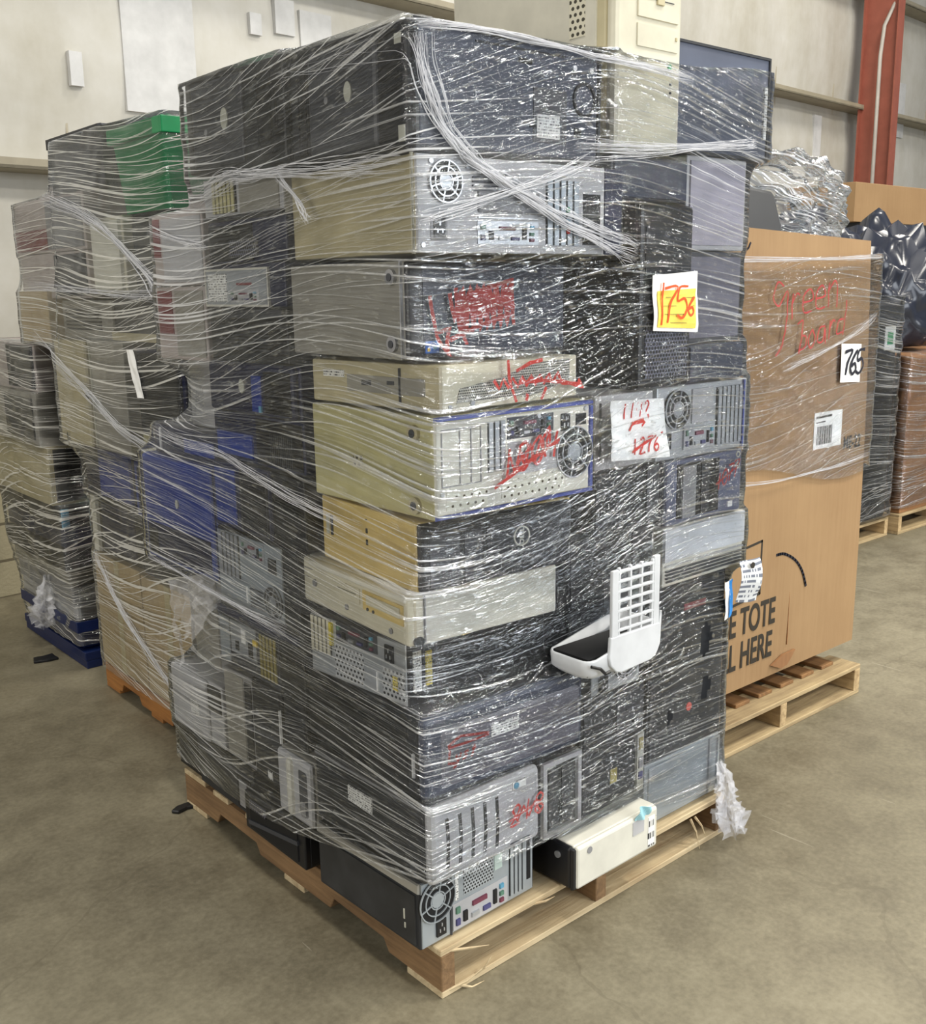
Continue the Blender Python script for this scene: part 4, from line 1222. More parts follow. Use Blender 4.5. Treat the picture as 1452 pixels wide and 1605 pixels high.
def lerp_tab(tab, x):
    if x <= tab[0][0]:
        return tab[0][1]
    for (a, p), (b, q) in zip(tab, tab[1:]):
        if x <= b:
            return p + (q - p) * (x - a) / (b - a)
    return tab[-1][1]


def zmin_main(x, y):
    right = lerp_tab([(0, .302), (.3, .285), (.36, .25), (.7, .235), (.75, .19), (1.1, .135)], x)
    left = lerp_tab([(0, .302), (.3, .275), (.5, .23), (.9, .19), (1.3, .15)], y)
    return max(.13, left if x < .06 and y > .05 else right)


def zmax_main(x, y):
    if y < .3 and x > .55:
        return 2.085 + .035 * sstep(.75, 1.15, x)
    return 2.094


def milkiness_main(x, y, z):
    left = 1 - sstep(-.03, .25, x)
    v = .14 + .46 * left  # left side set milkier, for how the light catches the film there
    v += .5 * math.exp(-((z - 1.86) / .05) ** 2)             # the thick overlapped band under the top row
    if x > .8 and y < .3:
        v += .42 * sstep(1.3, 1.5, z) * (1 - sstep(1.9, 2.0, z))  # extra milkiness painted in for the glare zone
    if left > .5:
        v += .30 * sstep(.8, 1.0, y) + .6 * sstep(.82, .95, y) * sstep(1.15, 1.25, z)
    if y < .2 and x > .75 and z < .6:
        v += .25
    return v


WRAP, BV = wrap('stretch_wrap', FILM, BOXES + [([(.547, -.006), (.785, -.006), (.785, .5), (.547, .5)], 1.886, 2.09)], (.52, .62), zmin_main, zmax_main, None, .010, 360, .012, .10, milkiness_main,
                [(.961, .0, .627, .03), (.969, .0, .484, .024), (.707, .0, .501, .014), (.796, .0, .448, .013)], True, .0012)
tag(WRAP, 'clear stretch film wound round the big front stack of computers', 'stretch film', 'stretch films round the loads')


def onfilm_r(x, z, eps=.002):
    h = BV.ray_cast(Vector((x, -3, z)), Vector((0, 1, 0)))
    return Vector((x, (h[0].y if h[0] else 0) - eps, z))


def onfilm_l(y, z, eps=.002):
    h = BV.ray_cast(Vector((-3, y, z)), Vector((1, 0, 0)))
    return Vector(((h[0].x if h[0] else 0) - eps, y, z))


inked = lambda x, z: onfilm_r(x, z, -.003)


def ribbon(lines, w, fn, name, m, parent, label=None):
    """marker ink laid on the film"""
    mb = MB()
    for L in lines:
        # resample so that the ink follows the film
        pts = [L[0]]
        for a, b in zip(L, L[1:]):
            n = max(1, int(math.hypot(b[0] - a[0], b[1] - a[1]) / .012))
            pts += [(a[0] + (b[0] - a[0]) * k / n, a[1] + (b[1] - a[1]) * k / n) for k in range(1, n + 1)]
        V, fs = [], []
        for i, p in enumerate(pts):
            a, b = pts[max(0, i - 1)], pts[min(len(pts) - 1, i + 1)]
            dx, dy = b[0] - a[0], b[1] - a[1]
            l = math.hypot(dx, dy) or 1
            ww = w * random.uniform(.8, 1.2)
            V += [fn(p[0] - dy / l * ww / 2, p[1] + dx / l * ww / 2), fn(p[0] + dy / l * ww / 2, p[1] - dx / l * ww / 2)]
        fs = [(2 * i, 2 * i + 1, 2 * i + 3, 2 * i + 2) for i in range(len(pts) - 1)]
        mb.add(V, fs)
    o = mb.build(name, m, parent)
    if label:
        o['label'] = label
    return o


def zig(x0, x1, z0, z1, n, slope=0.0):
    return [(x0 + (x1 - x0) * i / n, (z0 if i % 2 else z1) + slope * (x0 + (x1 - x0) * i / n - x0)) for i in range(n + 1)]


# red numbers and scribbles on the film
random.seed(3)
ribbon([[(.025, 1.57), (.04, 1.49), (.05, 1.455)], zig(.075, .235, 1.515, 1.575, 13, .14), zig(.09, .245, 1.49, 1.585, 17, .1), zig(.11, .24, 1.52, 1.58, 12, .08), [(.105, 1.53), (.11, 1.47)], [(.04, 1.495), (.075, 1.505), (.05, 1.45)],
        [(.07, 1.48), (.16, 1.51), (.245, 1.53)], [(.12, 1.57), (.24, 1.60), (.245, 1.54)]], .009, inked, 'red_scribble', M_DRED, WRAP, 'dark red scribble on the film over the black tower')
ribbon([zig(.155, .36, 1.375, 1.395, 15, .02), [(.195, 1.435), (.2, 1.39), (.215, 1.345)], [(.23, 1.385), (.3, 1.385), (.38, 1.375), (.43, 1.36), (.415, 1.38)], [(.36, 1.38), (.425, 1.363)], [(.36, 1.375), (.42, 1.37)], [(.22, 1.41), (.26, 1.425), (.3, 1.43)], [(.25, 1.36), (.245, 1.345)], [(.31, 1.37), (.29, 1.345)]],
       .008, inked, 'red_scribble', M_RED, WRAP, 'red crossed-out scribble over the mesh front')
ribbon(handwriting('1804', .165, 1.185, .062, .12, .72, .16) + [[(.145, 1.168), (.225, 1.2), (.305, 1.235), (.34, 1.25)], [(.155, 1.172), (.235, 1.208), (.345, 1.252)], [(.285, 1.25), (.31, 1.285), (.315, 1.245)]] + [zig(.19, .30, 1.19, 1.235, 7, .25)],
       .0075, inked, 'red_number', M_RED, WRAP, 'red struck-through number on the white rear panel')
ribbon([[(.02, .61), (.055, .625), (.115, .615), (.135, .612)], [(.02, .605), (.135, .607)], [(.025, .60), (.02, .57), (.04, .565)]] + handwriting('yst', .035, .568, .03, .3, .7), .006, inked, 'red_scribble', M_DRED, WRAP, 'red scribble on the rounded dark bezel')
ribbon(handwriting('218', .185, .365, .05, .1, .75, .05) + [[(.18, .38), (.285, .40)], zig(.19, .28, .372, .405, 5)], .006, inked, 'red_number', M_RED, WRAP, 'red number 218 on the slotted silver bezel')
ribbon(handwriting('1077', .975, 1.045, .045, .12, .6, .18) + [[(.975, 1.06), (1.075, 1.095)]], .0055, inked, 'red_number', M_DRED, WRAP, 'dark red number 1077 over the slate blue front')


def sheet(name, label, cat, quad, m, fn=onfilm_r, eps=.005, n=8, curl=.0, group=None, parent=None):
    """a paper sheet lying on the film; quad = (x, z) corners: lower left, lower right, upper right, upper left"""
    P, U, fs = [], [], []
    (ax, az), (bx, bz), (cx_, cz), (dx, dz) = quad
    for j in range(n + 1):
        for i in range(n + 1):
            s_, t = i / n, j / n
            x = (ax * (1 - s_) + bx * s_) * (1 - t) + (dx * (1 - s_) + cx_ * s_) * t
            z = (az * (1 - s_) + bz * s_) * (1 - t) + (dz * (1 - s_) + cz * s_) * t
            p = fn(x, z, eps + curl * (s_ * s_) + .0015 * math.sin(s_ * 7 + t * 5))
            P.append(p)
            U.append((s_ * abs(bx - ax), t * abs(dz - az)))
    fs = [(j * (n + 1) + i, j * (n + 1) + i + 1, (j + 1) * (n + 1) + i + 1, (j + 1) * (n + 1) + i) for j in range(n) for i in range(n)]
    mb = MB()
    mb.add(P, fs, U)
    o = mb.build(name, m, parent)
    sd = o.modifiers.new('thick', 'SOLIDIFY')
    sd.thickness = .0012
    tag(o, label, cat, group)
    return o


nt = sheet('paper_note', 'white sheet with yellow square numbered 1756 on the grille tower', 'paper note', [(.676, 1.477), (.85, 1.468), (.845, 1.617), (.672, 1.607)], M_PAPER)
sheet('yellow_square', None, None, [(.688, 1.485), (.835, 1.478), (.838, 1.575), (.69, 1.57)], M_YPAPER, eps=.008, parent=nt)
nf = lambda x, z: onfilm_r(x, z, .0115)
ribbon(handwriting('1', .672, 1.49, .10, .04) + handwriting('7', .706, 1.495, .085, .05) + handwriting('5', .757, 1.505, .075, .05) + handwriting('6', .803, 1.51, .045, .05), .0058, nf, 'orange_number', M_ORANGE, nt, 'orange handwritten 1756')
ribbon([[(.71, 1.515), (.82, 1.513)], [(.71, 1.535), (.83, 1.533)], [(.72, 1.555), (.825, 1.553)], [(.72, 1.495), (.8, 1.492)]], .002, lambda x, z: onfilm_r(x, z, .0095), 'printed_lines', M_BRASS, nt)
ps = sheet('paper_sheet', 'pale sheet with crossed-out red numbers beside the silver fan rear', 'paper note', [(.522, 1.18), (.758, 1.162), (.728, 1.312), (.52, 1.322)], M_PAPER, eps=-.006)
pf = lambda x, z: onfilm_r(x, z, -.0035)
ribbon(handwriting('1142', .56, 1.275, .036, .08, .8) + [[(.6, 1.262), (.635, 1.268), (.67, 1.272), (.64, 1.252)], [(.6, 1.26), (.66, 1.262)], [(.59, 1.245), (.6, 1.258), (.655, 1.268)]] + handwriting('1276', .6, 1.185, .038, .1, .8) + [[(.605, 1.195), (.66, 1.212), (.73, 1.228)], [(.6, 1.192), (.72, 1.226)]],
       .005, pf, 'red_number', M_RED, ps, 'red crossed-out numbers 1142 and 1276')
dn = sheet('paper_notice', 'torn printed notice hanging off the right edge of the front stack', 'paper note', [(1.092, .705), (1.165, .695), (1.155, .83), (1.085, .828)], L_DOC, lambda x, z, e=.004: Vector((x, -.005 - .02 * sstep(1.085, 1.165, x) + .012 * math.sin(z * 30), z - .008 * sstep(1.13, 1.17, x) * math.sin(z * 60))))
Fd = Face((1.11, -.028, .815), (1, 0, 0), (0, 0, 1), (0, -1, 0))
MB().disc(Fd, .01, .0, .009, 0, .002).build('notice_emblem', M_INK, dn)
bl = sheet('blue_edge_label', 'tall white and blue label on the film at the right edge of the front stack', 'label', [(1.05, .66), (1.085, .67), (1.08, .775), (1.048, .77)], M_PAPER, eps=.004)
sheet('blue_stripe', None, None, [(1.068, .665), (1.086, .67), (1.081, .776), (1.064, .773)], mat('sky_blue_ink', (46, 140, 220), .5), eps=.0065, parent=bl)
bt = sheet('blue_tissue', 'small pale blue scrap of paper stuck over the protruding pale tower', 'paper scrap', [(.60, .236), (.65, .238), (.655, .262), (.61, .272)], mat('pale_blue_paper', (158, 206, 216), .7), lambda x, z, e=0: Vector((x, -.062 - .006 * math.sin(x * 160 + z * 90), z)))


# twisted ropes and folds of film
def strands(name, path, fn, parent, k=7, spread=.02, r=.0022, m=None):
    k = int(k * 2.6)
    """a gathered rope of film: a bundle of thin wandering folds"""
    mb = MB()
    pl = smoothline(path, 10)
    for q in range(k):
        ph = random.uniform(0, 6.3)
        off = random.uniform(-1, 1)
        pts, rr = [], []
        for i, (x, z) in enumerate(pl):
            a, b = pl[max(0, i - 1)], pl[min(len(pl) - 1, i + 1)]
            dx, dz = b[0] - a[0], b[1] - a[1]
            l = math.hypot(dx, dz) or 1
            w = spread * (off + .6 * math.sin(i * .07 + ph) + .08 * math.sin(i * .6 + ph * 3)) * (.35 + .65 * abs(i / (len(pl) - 1) - .5) * 2)
            pts.append(fn(x - dz / l * w, z + dx / l * w, .004 + .004 * math.sin(i * .5 + ph)))
            rr.append(r * .42 * random.uniform(.4, 1.4) * min(1, .15 + 5 * i / len(pl), .15 + 5 * (len(pl) - 1 - i) / len(pl)))
        mb.tube(pts, rr, 5)
    o = mb.build(name, m or ROPE, parent, 0, 2, True)
    flat_attr(o, 1.3)
    return o


random.seed(11)
strands('film_rope', [(-.014, 2.053), (.003, 1.977), (.04, 1.9), (.096, 1.845), (.163, 1.807), (.262, 1.767), (.377, 1.725), (.501, 1.687), (.6, 1.66)], onfilm_r, WRAP, 12, .026, .0028)
strands('film_rope', [(-.02, 1.714), (.086, 1.742), (.207, 1.778), (.318, 1.809), (.456, 1.856)], onfilm_r, WRAP, 7, .016, .002)
strands('film_rope', [(-.016, 2.072), (.159, 2.08), (.337, 2.074), (.473, 2.066), (.622, 2.063), (.80, 2.057)], onfilm_r, WRAP, 7, .010, .0025)
strands('film_rope', [(.40, 1.872), (.627, 1.885), (.815, 1.905), (1.049, 1.93), (1.1, 1.94)], onfilm_r, WRAP, 8, .018, .002)
strands('film_rope', [(.86, 1.81), (.70, 1.848), (.595, 1.845), (.453, 1.842), (.275, 1.833), (.03, 1.826)], onfilm_l, WRAP, 9, .022, .002)
strands('film_rope', [(.467, 1.844), (.405, 1.784), (.36, 1.735)], onfilm_l, WRAP, 6, .014, .002)
strands('film_rope', [(1.2, 1.76), (1.0, 1.72), (.85, 1.70)], onfilm_l, WRAP, 5, .012, .002)
strands('film_rope', [(1.3, 1.20), (1.1, 1.175), (.8, 1.165), (.45, 1.10), (.2, 1.06)], onfilm_l, WRAP, 6, .018, .0014)
strands('film_rope', [(1.33, .80), (1.1, .79), (.8, .775), (.5, .765)], onfilm_l, WRAP, 6, .014, .0014)


def crumple(name, path, rad, m, parent, seed, amp=.45, att=1.4):
    """crumpled loose end of film: a ragged pleated sleeve"""
    rnd = random.Random(seed)
    seg = 18
    mb = MB()
    pl = []
    n = len(path)
    P, U = [], []
    for i in range((n - 1) * 6 + 1):
        k, f = divmod(i, 6)
        k2 = min(k + 1, n - 1)
        c = Vector(path[k]).lerp(Vector(path[k2]), f / 6)
        r = rad[k] + (rad[k2] - rad[k]) * f / 6
        for s_ in range(seg):
            a = 2 * math.pi * s_ / seg
            q = r * (1 + amp * rnd.uniform(-1, 1) + .35 * (1 if s_ % 3 == 0 else -1))
            P.append(c + Vector((math.cos(a) * q, math.sin(a) * q * .7, rnd.uniform(-1, 1) * r * .5)))
            U.append((i * .02, s_ * .01))
    rows = len(P) // seg
    fs = [(i * seg + s_, i * seg + (s_ + 1) % seg, (i + 1) * seg + (s_ + 1) % seg, (i + 1) * seg + s_) for i in range(rows - 1) for s_ in range(seg)]
    mb.add(P, fs, U)
    o = mb.build(name, m, parent)
    flat_attr(o, att)
    return o


crumple('loose_film_tail', [(1.035, .0, .235), (1.05, -.02, .185), (1.03, -.035, .135), (1.04, -.045, .085), (1.05, -.05, .035)], [.010, .024, .03, .046, .03], CRUMP, WRAP, 5)
# torn flap and clump on the far left
fl = MB()
rnd = random.Random(9)
gx, gz = 9, 8
P, U = [], []
for j in range(gz + 1):
    for i in range(gx + 1):
        s_, t = i / gx, j / gz
        y = .905 + .30 * s_ * (1 - .15 * t)
        z = .835 - .09 * s_ - t * (.10 + .16 * s_)
        P.append((-.045 - .035 * math.sin(s_ * 3.1) * (1 - .5 * t) + rnd.uniform(-.012, .012), y, z))
        U.append((y * 2, z * 2))
fs = [(j * (gx + 1) + i, j * (gx + 1) + i + 1, (j + 1) * (gx + 1) + i + 1, (j + 1) * (gx + 1) + i) for j in range(gz) for i in range(gx) if i < gx - j * .6 or i > gx - 2]
fl.add(P, fs, U)
flat_attr(fl.build('torn_film_flap', CRUMP, WRAP), 1.0)

# ------------------------------------------------------------------ second wrapped load, behind on the left
GB = 'old computers wrapped on the second pallet'
BX2 = []
pallet('wooden_pallet', 'orange-brown pallet under the second wrapped load on the left', .185, 1.45, 1.1, .96, 0, 0, .12, 6, W_ORANGE, W_ORANGE)


def B(name, label, *a, **k):
    k.setdefault('group', GB)
    k.setdefault('rec', BX2)
    return computer(name, label, *a, **k)


B('cardboard_carton', 'pale tan carton at the near bottom of the second load', .17, 1.5, .122, .5, .44, .45, C_TAN, cat='box', group='cartons on the second pallet', L=[('box', 'paper_tape', M_TAN, .45, .0, .55, 1, .001)])
B('cardboard_carton', 'pale tan carton at the far bottom of the second load', .17, 1.95, .122, .5, .43, .46, C_TAN, cat='box', group='cartons on the second pallet', L=[('box', 'paper_tape', M_TAN, .45, .0, .55, 1, .001)])
B('computer_tower', 'navy tower near end of the blue rows, second load', .19, 1.5, .575, .42, .44, .22, M_NAVY, L=[('box', 'front_bezel', M_DARK, .05, .05, .9, .95, .01), ('vents', 'vent_grille', M_GREY, .2, .2, .6, .8, 8, 'h')])
B('computer_tower', 'navy tower with a white bar on its far end, second load', .19, 1.95, .585, .42, .44, .23, M_BLACK, L=[('box', 'white_bar', M_CREAM, .0, .0, .12, 1, .012), ('box', 'drive_bay', M_NAVY, .2, .1, .9, .9, .006)])
B('computer_tower', 'deep blue tower on the near navy one, second load', .18, 1.5, .797, .42, .44, .2, M_BLUE, L=[('box', 'front_bezel', M_NAVY, .1, .08, .95, .92, .01), ('disc', 'round_badge', M_OVAL, .5, .5, .012, .014)])
B('computer_tower', 'deep navy tower on the white-barred one, second load', .18, 1.95, .817, .42, .46, .2, M_NAVY, L=[('box', 'front_bezel', M_BLUE, .35, .05, .98, .95, .01)])
B('computer_tower', 'yellow-grey thin desktop above the deep blue tower, second load', .2, 1.52, .999, .42, .4, .1, M_OLIVE)
B('computer_tower', 'dark blue tower behind a white paper strip, second load', .19, 1.5, 1.101, .42, .36, .30, M_NAVY, L=[('box', 'front_bezel', M_BLACK, .05, .05, .95, .95, .01), ('box', 'drive_bay', M_DARK, .5, .1, .9, .5, .014)])
B('computer_tower', 'large pale grey tower in the middle of the second load', .15, 1.88, 1.02, .45, .62, .40, M_GSIDE, L=[('box', 'front_bezel', M_TAN, .0, .0, .5, 1, .02, .01), ('seam', .52, .02, .52, .98, M_OVAL, .005), ('disc', 'dark_knob', M_DGREY, .5, .5, .014, .022)])
B('computer_tower', 'black desktop row under the small tan box, second load', .18, 1.5, 1.422, .45, .5, .16, M_BLACK, L=[('box', 'front_bezel', M_DARK, .1, .1, .9, .5, .01), ('box', 'bottom_lip', M_TAN, .0, .0, 1, .2, .014)])
B('computer_tower', 'olive grey desktop row beside the black one, second load', .18, 2.02, 1.422, .45, .48, .14, M_GSIDE, L=[('vents', 'vent_grille', M_DARK, .1, .2, .8, .8, 6, 'h')])
B('cardboard_carton', 'small tan carton at the far upper edge of the second load', .13, 2.515, 1.40, .3, .34, .2, C_TAN, cat='box', group='cartons on the second pallet')
B('computer_tower', 'black tower with brass edge, near upper part of the second load', .2, 1.5, 1.583, .42, .33, .26, M_BLACK, L=[('box', 'front_bezel', M_DARK, .05, .1, .95, .9, .01)])
B('computer_tower', 'beige tower between the black and mauve ones, second load', .17, 1.84, 1.583, .42, .27, .26, M_BEIGE, L=[('box', 'front_bezel', M_CREAM, .05, .05, .95, .95, .012)])
B('computer_tower', 'mauve grey tower at the far upper end of the second load', .15, 2.12, 1.57, .42, .72, .17, M_MAUVE, L=[('box', 'side_panel', M_DGREY, .55, .05, .98, .95, .006)])
B('computer_tower', 'mauve grey flat case on top of the far upper tower, second load', .15, 2.12, 1.742, .42, .74, .2, M_MAUVE, L=[('box', 'wine_panel', M_WINE, .0, .05, .5, .45, .006), ('box', 'side_panel', M_GREY, .5, .05, .98, .95, .006)])
B('computer_tower', 'dark grey box on the very top of the second load beside the green bin', .16, 1.93, 1.945, .45, .50, .2, M_DGREY, L=[('box', 'lid', M_DARK, .0, .8, 1, 1, .01)])


def bin_(name, label, u, v, z, w, d, h, m, rec, cat='bin'):
    r = empty(name, (u + w / 2, v + d / 2, z))
    tag(r, label, cat)
    b = MB()
    t = .025
    P = []
    for zz, i in ((0, t), (h, 0)):
        P += [(-w / 2 + i, -d / 2 + i, zz), (w / 2 - i, -d / 2 + i, zz), (w / 2 - i, d / 2 - i, zz), (-w / 2 + i, d / 2 - i, zz)]
    b.add(P, [(0, 1, 5, 4), (1, 2, 6, 5), (2, 3, 7, 6), (3, 0, 4, 7), (3, 2, 1, 0)])
    o = b.build('bin_body', m, r)
    sd = o.modifiers.new('wall', 'SOLIDIFY')
    sd.thickness = .005
    base = Face((0, 0, 0), (1, 0, 0), (0, 1, 0), (0, 0, 1))
    g = MB()
    g.box(base, -w / 2 - .012, w / 2 + .012, -d / 2 - .012, -d / 2 + .004, h - .05, h).box(base, -w / 2 - .012, w / 2 + .012, d / 2 - .004, d / 2 + .012, h - .05, h)
    g.box(base, -w / 2 - .012, -w / 2 + .004, -d / 2, d / 2, h - .05, h).box(base, w / 2 - .004, w / 2 + .012, -d / 2, d / 2, h - .05, h)
    g.build('bin_rim', m, r, .003)
    if rec is not None:
        rec.append(([(u, v), (u + w, v), (u + w, v + d), (u, v + d)], z, z + h))
    return r


bin_('plastic_bin', 'bright green plastic bin on top of the second load', .18, 1.5, 1.846, .42, .40, .27, M_GREEN, BX2)
FILM2 = film('stretch_film_hazy', 1.15, 0.22, 1.0, (.92, .91, .86))
W2, BV2 = wrap('stretch_wrap', FILM2, BX2, (.5, 2.0), lambda x, y: .10, lambda x, y: 2.13 if y < 2.4 else 1.98, None, .012, 260, .014, .12, lambda x, y, z: 1.1 + .35 * math.sin(z * 9 + y * 4), (), True, .0012)
tag(W2, 'hazy stretch film wound round the second load on the left', 'stretch film', 'stretch films round the loads')


def on2(y, z, e=.002):
    h = BV2.ray_cast(Vector((-3, y, z)), Vector((1, 0, 0)))
    return Vector(((h[0].x if h[0] else .15) - e, y, z))


random.seed(5)
strands('film_rope', [(2.5, 1.95), (2.1, 1.86), (1.85, 1.76), (1.6, 1.60), (1.5, 1.55)], on2, W2, 9, .025, .003)
strands('film_rope', [(2.75, 1.62), (2.2, 1.60), (1.8, 1.58), (1.5, 1.57)], on2, W2, 6, .02, .002)
strands('film_rope', [(2.7, 1.42), (2.2, 1.25), (1.85, 1.12), (1.55, 1.02)], on2, W2, 8, .03, .0018)
strands('film_rope', [(2.35, .60), (2.1, .40), (1.8, .25), (1.55, .16)], on2, W2, 8, .03, .002)
ws = sheet('paper_strip', 'narrow white paper strip on the second load', 'label', [(1.74, 1.24), (1.70, 1.24), (1.745, 1.40), (1.79, 1.40)], M_PAPER, on2, .004)

# ------------------------------------------------------------------ third wrapped load, far left by the wall
GC = 'old equipment wrapped on the third pallet'
BX3 = []


def D(name, label, *a, **k):
    k.setdefault('group', GC)
    k.setdefault('rec', BX3)
    return computer(name, label, *a, **k)


r = empty('plastic_pallet', (.62, 3.05, 0))
tag(r, 'blue plastic pallet under the third load by the wall', 'pallet')
base = Face((0, 0, 0), (1, 0, 0), (0, 1, 0), (0, 0, 1))
MB().box(base, -.43, .44, -.40, .38, .035, .075).build('deck', M_BLUEBIN, r, .004)
for x in (-.44, -.06, .32):
    MB().box(base, x + .015, x + .12, -.40, .38, 0, .035).build('skid', M_BLUEBIN, r, .003)
bin_('plastic_bin', 'blue plastic bin at the bottom of the third load', .185, 2.68, .08, .8, .7, .13, M_BLUEBIN, BX3)
D('desktop_computer', 'silver desktop on the blue bin, third load', .19, 2.69, .21, .42, .7, .07, M_LGREY, R=[('box', 'front_bezel', M_STEEL, .02, .1, .98, .9, .005)])
D('desktop_computer', 'grey desktop with a small printed label facing the gap, third load', .18, 2.69, .282, .42, .7, .085, M_GREY, R=[('box', 'spec_label', L_PRINT, .05, .2, .5, .8, .004)])
D('desktop_computer', 'pale desktop in the lower part of the third load', .17, 2.68, .369, .42, .72, .07, M_GSIDE)
D('desktop_computer', 'black desktop with a glossy end facing the gap, third load', .15, 2.67, .441, .42, .74, .09, M_BLACK, R=[('box', 'front_bezel', M_BLACK, .02, .05, .98, .95, .02, .006)])
D('computer_tower', 'navy tower under the ribbed black one, third load', .17, 2.7, .533, .42, .74, .09, M_NAVY)
D('computer_tower', 'ribbed black unit with a blue edge facing the gap, third load', .15, 2.66, .625, .42, .76, .09, M_BLACK, R=[('vents', 'rib', M_DGREY, .1, .1, .98, .9, 6, 'h'), ('box', 'blue_edge', M_CYAN, .0, .05, .08, .95, .006)])
D('computer_tower', 'tan tower in the middle of the third load', .14, 2.72, .717, .42, .78, .25, M_TAN, R=[('box', 'front_bezel', M_DARK, .05, .05, .95, .95, .01)])
D('computer_tower', 'grey-beige tower above the tan one, third load', .12, 2.74, .969, .42, .78, .22, M_GSIDE, L=[('box', 'dark_bay', M_DARK, .5, .1, .95, .9, .006)])
D('computer_tower', 'mauve tower near the top of the third load', .14, 2.76, 1.191, .42, .76, .2, M_MAUVE, L=[('box', 'dark_panel', M_DARK, .55, .05, .98, .95, .006)])
W3, BV3 = wrap('stretch_wrap', FILM2, BX3, (.5, 3.05), lambda x, y: .1, lambda x, y: 1.39, None, .012, 200, .016, .12, lambda x, y, z: 1.15 if x < .2 else .45, (), True, .003)
tag(W3, 'hazy stretch film wound round the third load by the block wall', 'stretch film', 'stretch films round the loads')
crumple('loose_film_tail', [(.17, 2.98, .36), (.15, 2.96, .28), (.14, 2.97, .2), (.15, 3.0, .12)], [.012, .035, .05, .03], CRUMP, W3, 8)

# ------------------------------------------------------------------ tote on two pallets, right
pallet('wooden_pallet', 'weathered pallet on the floor under the cardboard tote', 1.30, .285, 1.065, 1.1, 0, 0, .12, 6, W_GREY, W_PALEY)
r = empty('wooden_pallet', (1.87, .92, .1205))
tag(r, 'upper stained pallet between the cardboard tote and the lower pallet', 'pallet', 'wooden pallets')
for x in (-.52, -.38, -.24, -.10, .04, .18, .32):
    MB().box(base, x, x + .085, -.57, .45, 0, .014).build('bottom_board', W_DARKY, r, .002, 1)
for y in (-.44, -.05, .36):
    MB().box(base, -.55, .45, y, y + .04, .0142, .068).build('stringer', W_GREY, r, .002, 1)
for x in (-.55, -.3, -.05, .2, .36):
    MB().box(base, x, x + .09, -.5, .45, .0682, .082).build('deck_board', W_DARKY, r, .002, 1)


def tote():
    r = empty('cardboard_tote', (1.9, .87, .204))
    tag(r, 'tall brown cardboard tote on two pallets with black print and a film band', 'cardboard box')
    w = MB()
    # octagonal sleeve, slightly bulged
    def ring(z, k):
        x0, x1, y0, y1, c = -.60 + k, .575 - k, -.535, .53, .085
        b = .012 * math.sin(math.pi * z / 1.55)
        return [(x0 + c, y0 - b, z), (x1 - c, y0 - b, z), (x1 + b, y0 + c, z), (x1 + b, y1 - c, z), (x1 - c, y1, z), (x0 + c, y1, z), (x0 - b, y1 - c, z), (x0 - b, y0 + c, z)]
    n = 8
    P = []
    zs = [0, .2, .4, .6, .8, 1.0, 1.2, 1.4, 1.545]
    for z in zs:
        P += ring(z, .012 + .035 * z)
    # ragged, sagging rim
    for i in range(8):
        x, y, z = P[-8 + i]
        P[-8 + i] = (x, y, z + (.012, -.02, -.03, -.01, .0, .01, .01, .015)[i])
    fs = [(j * n + i, j * n + (i + 1) % n, (j + 1) * n + (i + 1) % n, (j + 1) * n + i) for j in range(len(zs) - 1) for i in range(n)]
    fs.append(tuple(range(n - 1, -1, -1)))
    w.add(P, fs)
    o = w.build('sleeve', C_BOX, r)
    sd = o.modifiers.new('thick', 'SOLIDIFY')
    sd.thickness = .012
    F = Face((-1.9, -.545, -.204), (1, 0, 0), (0, 0, 1), (0, -1, 0))
    H = .013
    def fy(z):
        return .012 * math.sin(math.pi * max(0, z - .204) / 1.55) - .0095
    def txt(body, x, z, size, m, xs, bold, rot=0.0, nm='printed_lettering'):
        return text_mesh(Face((-1.9, -.535, -.204), (1, 0, 0), (0, 0, 1), (0, -1, 0)), body, x, z, size, m, r, nm, rot, xs, bold, fy(z) + .0115)
    txt('SE TOTE', 1.655, .448, .135, M_INK, .62, .022)
    txt('LL HERE', 1.655, .325, .135, M_INK, .62, .022)
    txt('ME-22', 2.255, 1.005, .066, M_INK, .72, .022)
    G = Face((-1.9, -.535, -.204), (1, 0, 0), (0, 0, 1), (0, -1, 0))
    fr = MB()
    fr.stroke(G, [(1.48, .515), (1.705, .535), (1.705, .722), (1.48, .70)], .009, fy(.6) + .010, fy(.6) + .0115)
    fr.build('printed_frame', M_INK, r)
    ar = MB()
    ar.stroke(G, smoothline([(1.80, .655), (1.85, .65), (1.92, .615), (1.97, .565), (2.0, .505)]), .010, fy(.6) + .010, fy(.6) + .0115)
    ar.build('marker_arc', M_MARK, r)
    tk = MB()
    tk.stroke(G, [(1.575, 1.71), (1.565, 1.695), (1.553, 1.688)], .006, .002, .0035)
    tk.build('marker_tick', M_MARK, r)
    bc = MB().box(G, 1.99, 2.175, 1.005, 1.135, .006, fy(1.07) + .0115).build('barcode_label', M_PAPER, r)
    bb = MB()
    x = 2.01
    rn = random.Random(4)
    while x < 2.11:
        ww = rn.choice((.0025, .004, .006))
        bb.box(G, x, x + ww, 1.02, 1.085, .006, fy(1.07) + .0125)
        x += ww + rn.choice((.003, .005))
    bb.stroke(G, [(2.005, 1.118), (2.10, 1.12)], .008, fy(1.07) + .011, fy(1.07) + .0125).stroke(G, [(2.005, 1.1), (2.06, 1.101)], .004, fy(1.07) + .011, fy(1.07) + .0125)
    bb.build('barcode_print', M_INK, bc)
    # torn bottom strip, vertical glue seam, dark wet corner at the rim
    MB().poly(G, [(1.80, .245), (1.87, .27), (1.95, .272), (1.93, .25), (1.90, .225), (1.86, .22)], .004, .012).build('torn_flap', C_BOX2, r)
    MB().box(G, 1.90, 1.903, .3, 1.5, .0, fy(.6) + .0075).build('glue_seam', C_BOX2, r)
    return r


TT = tote()
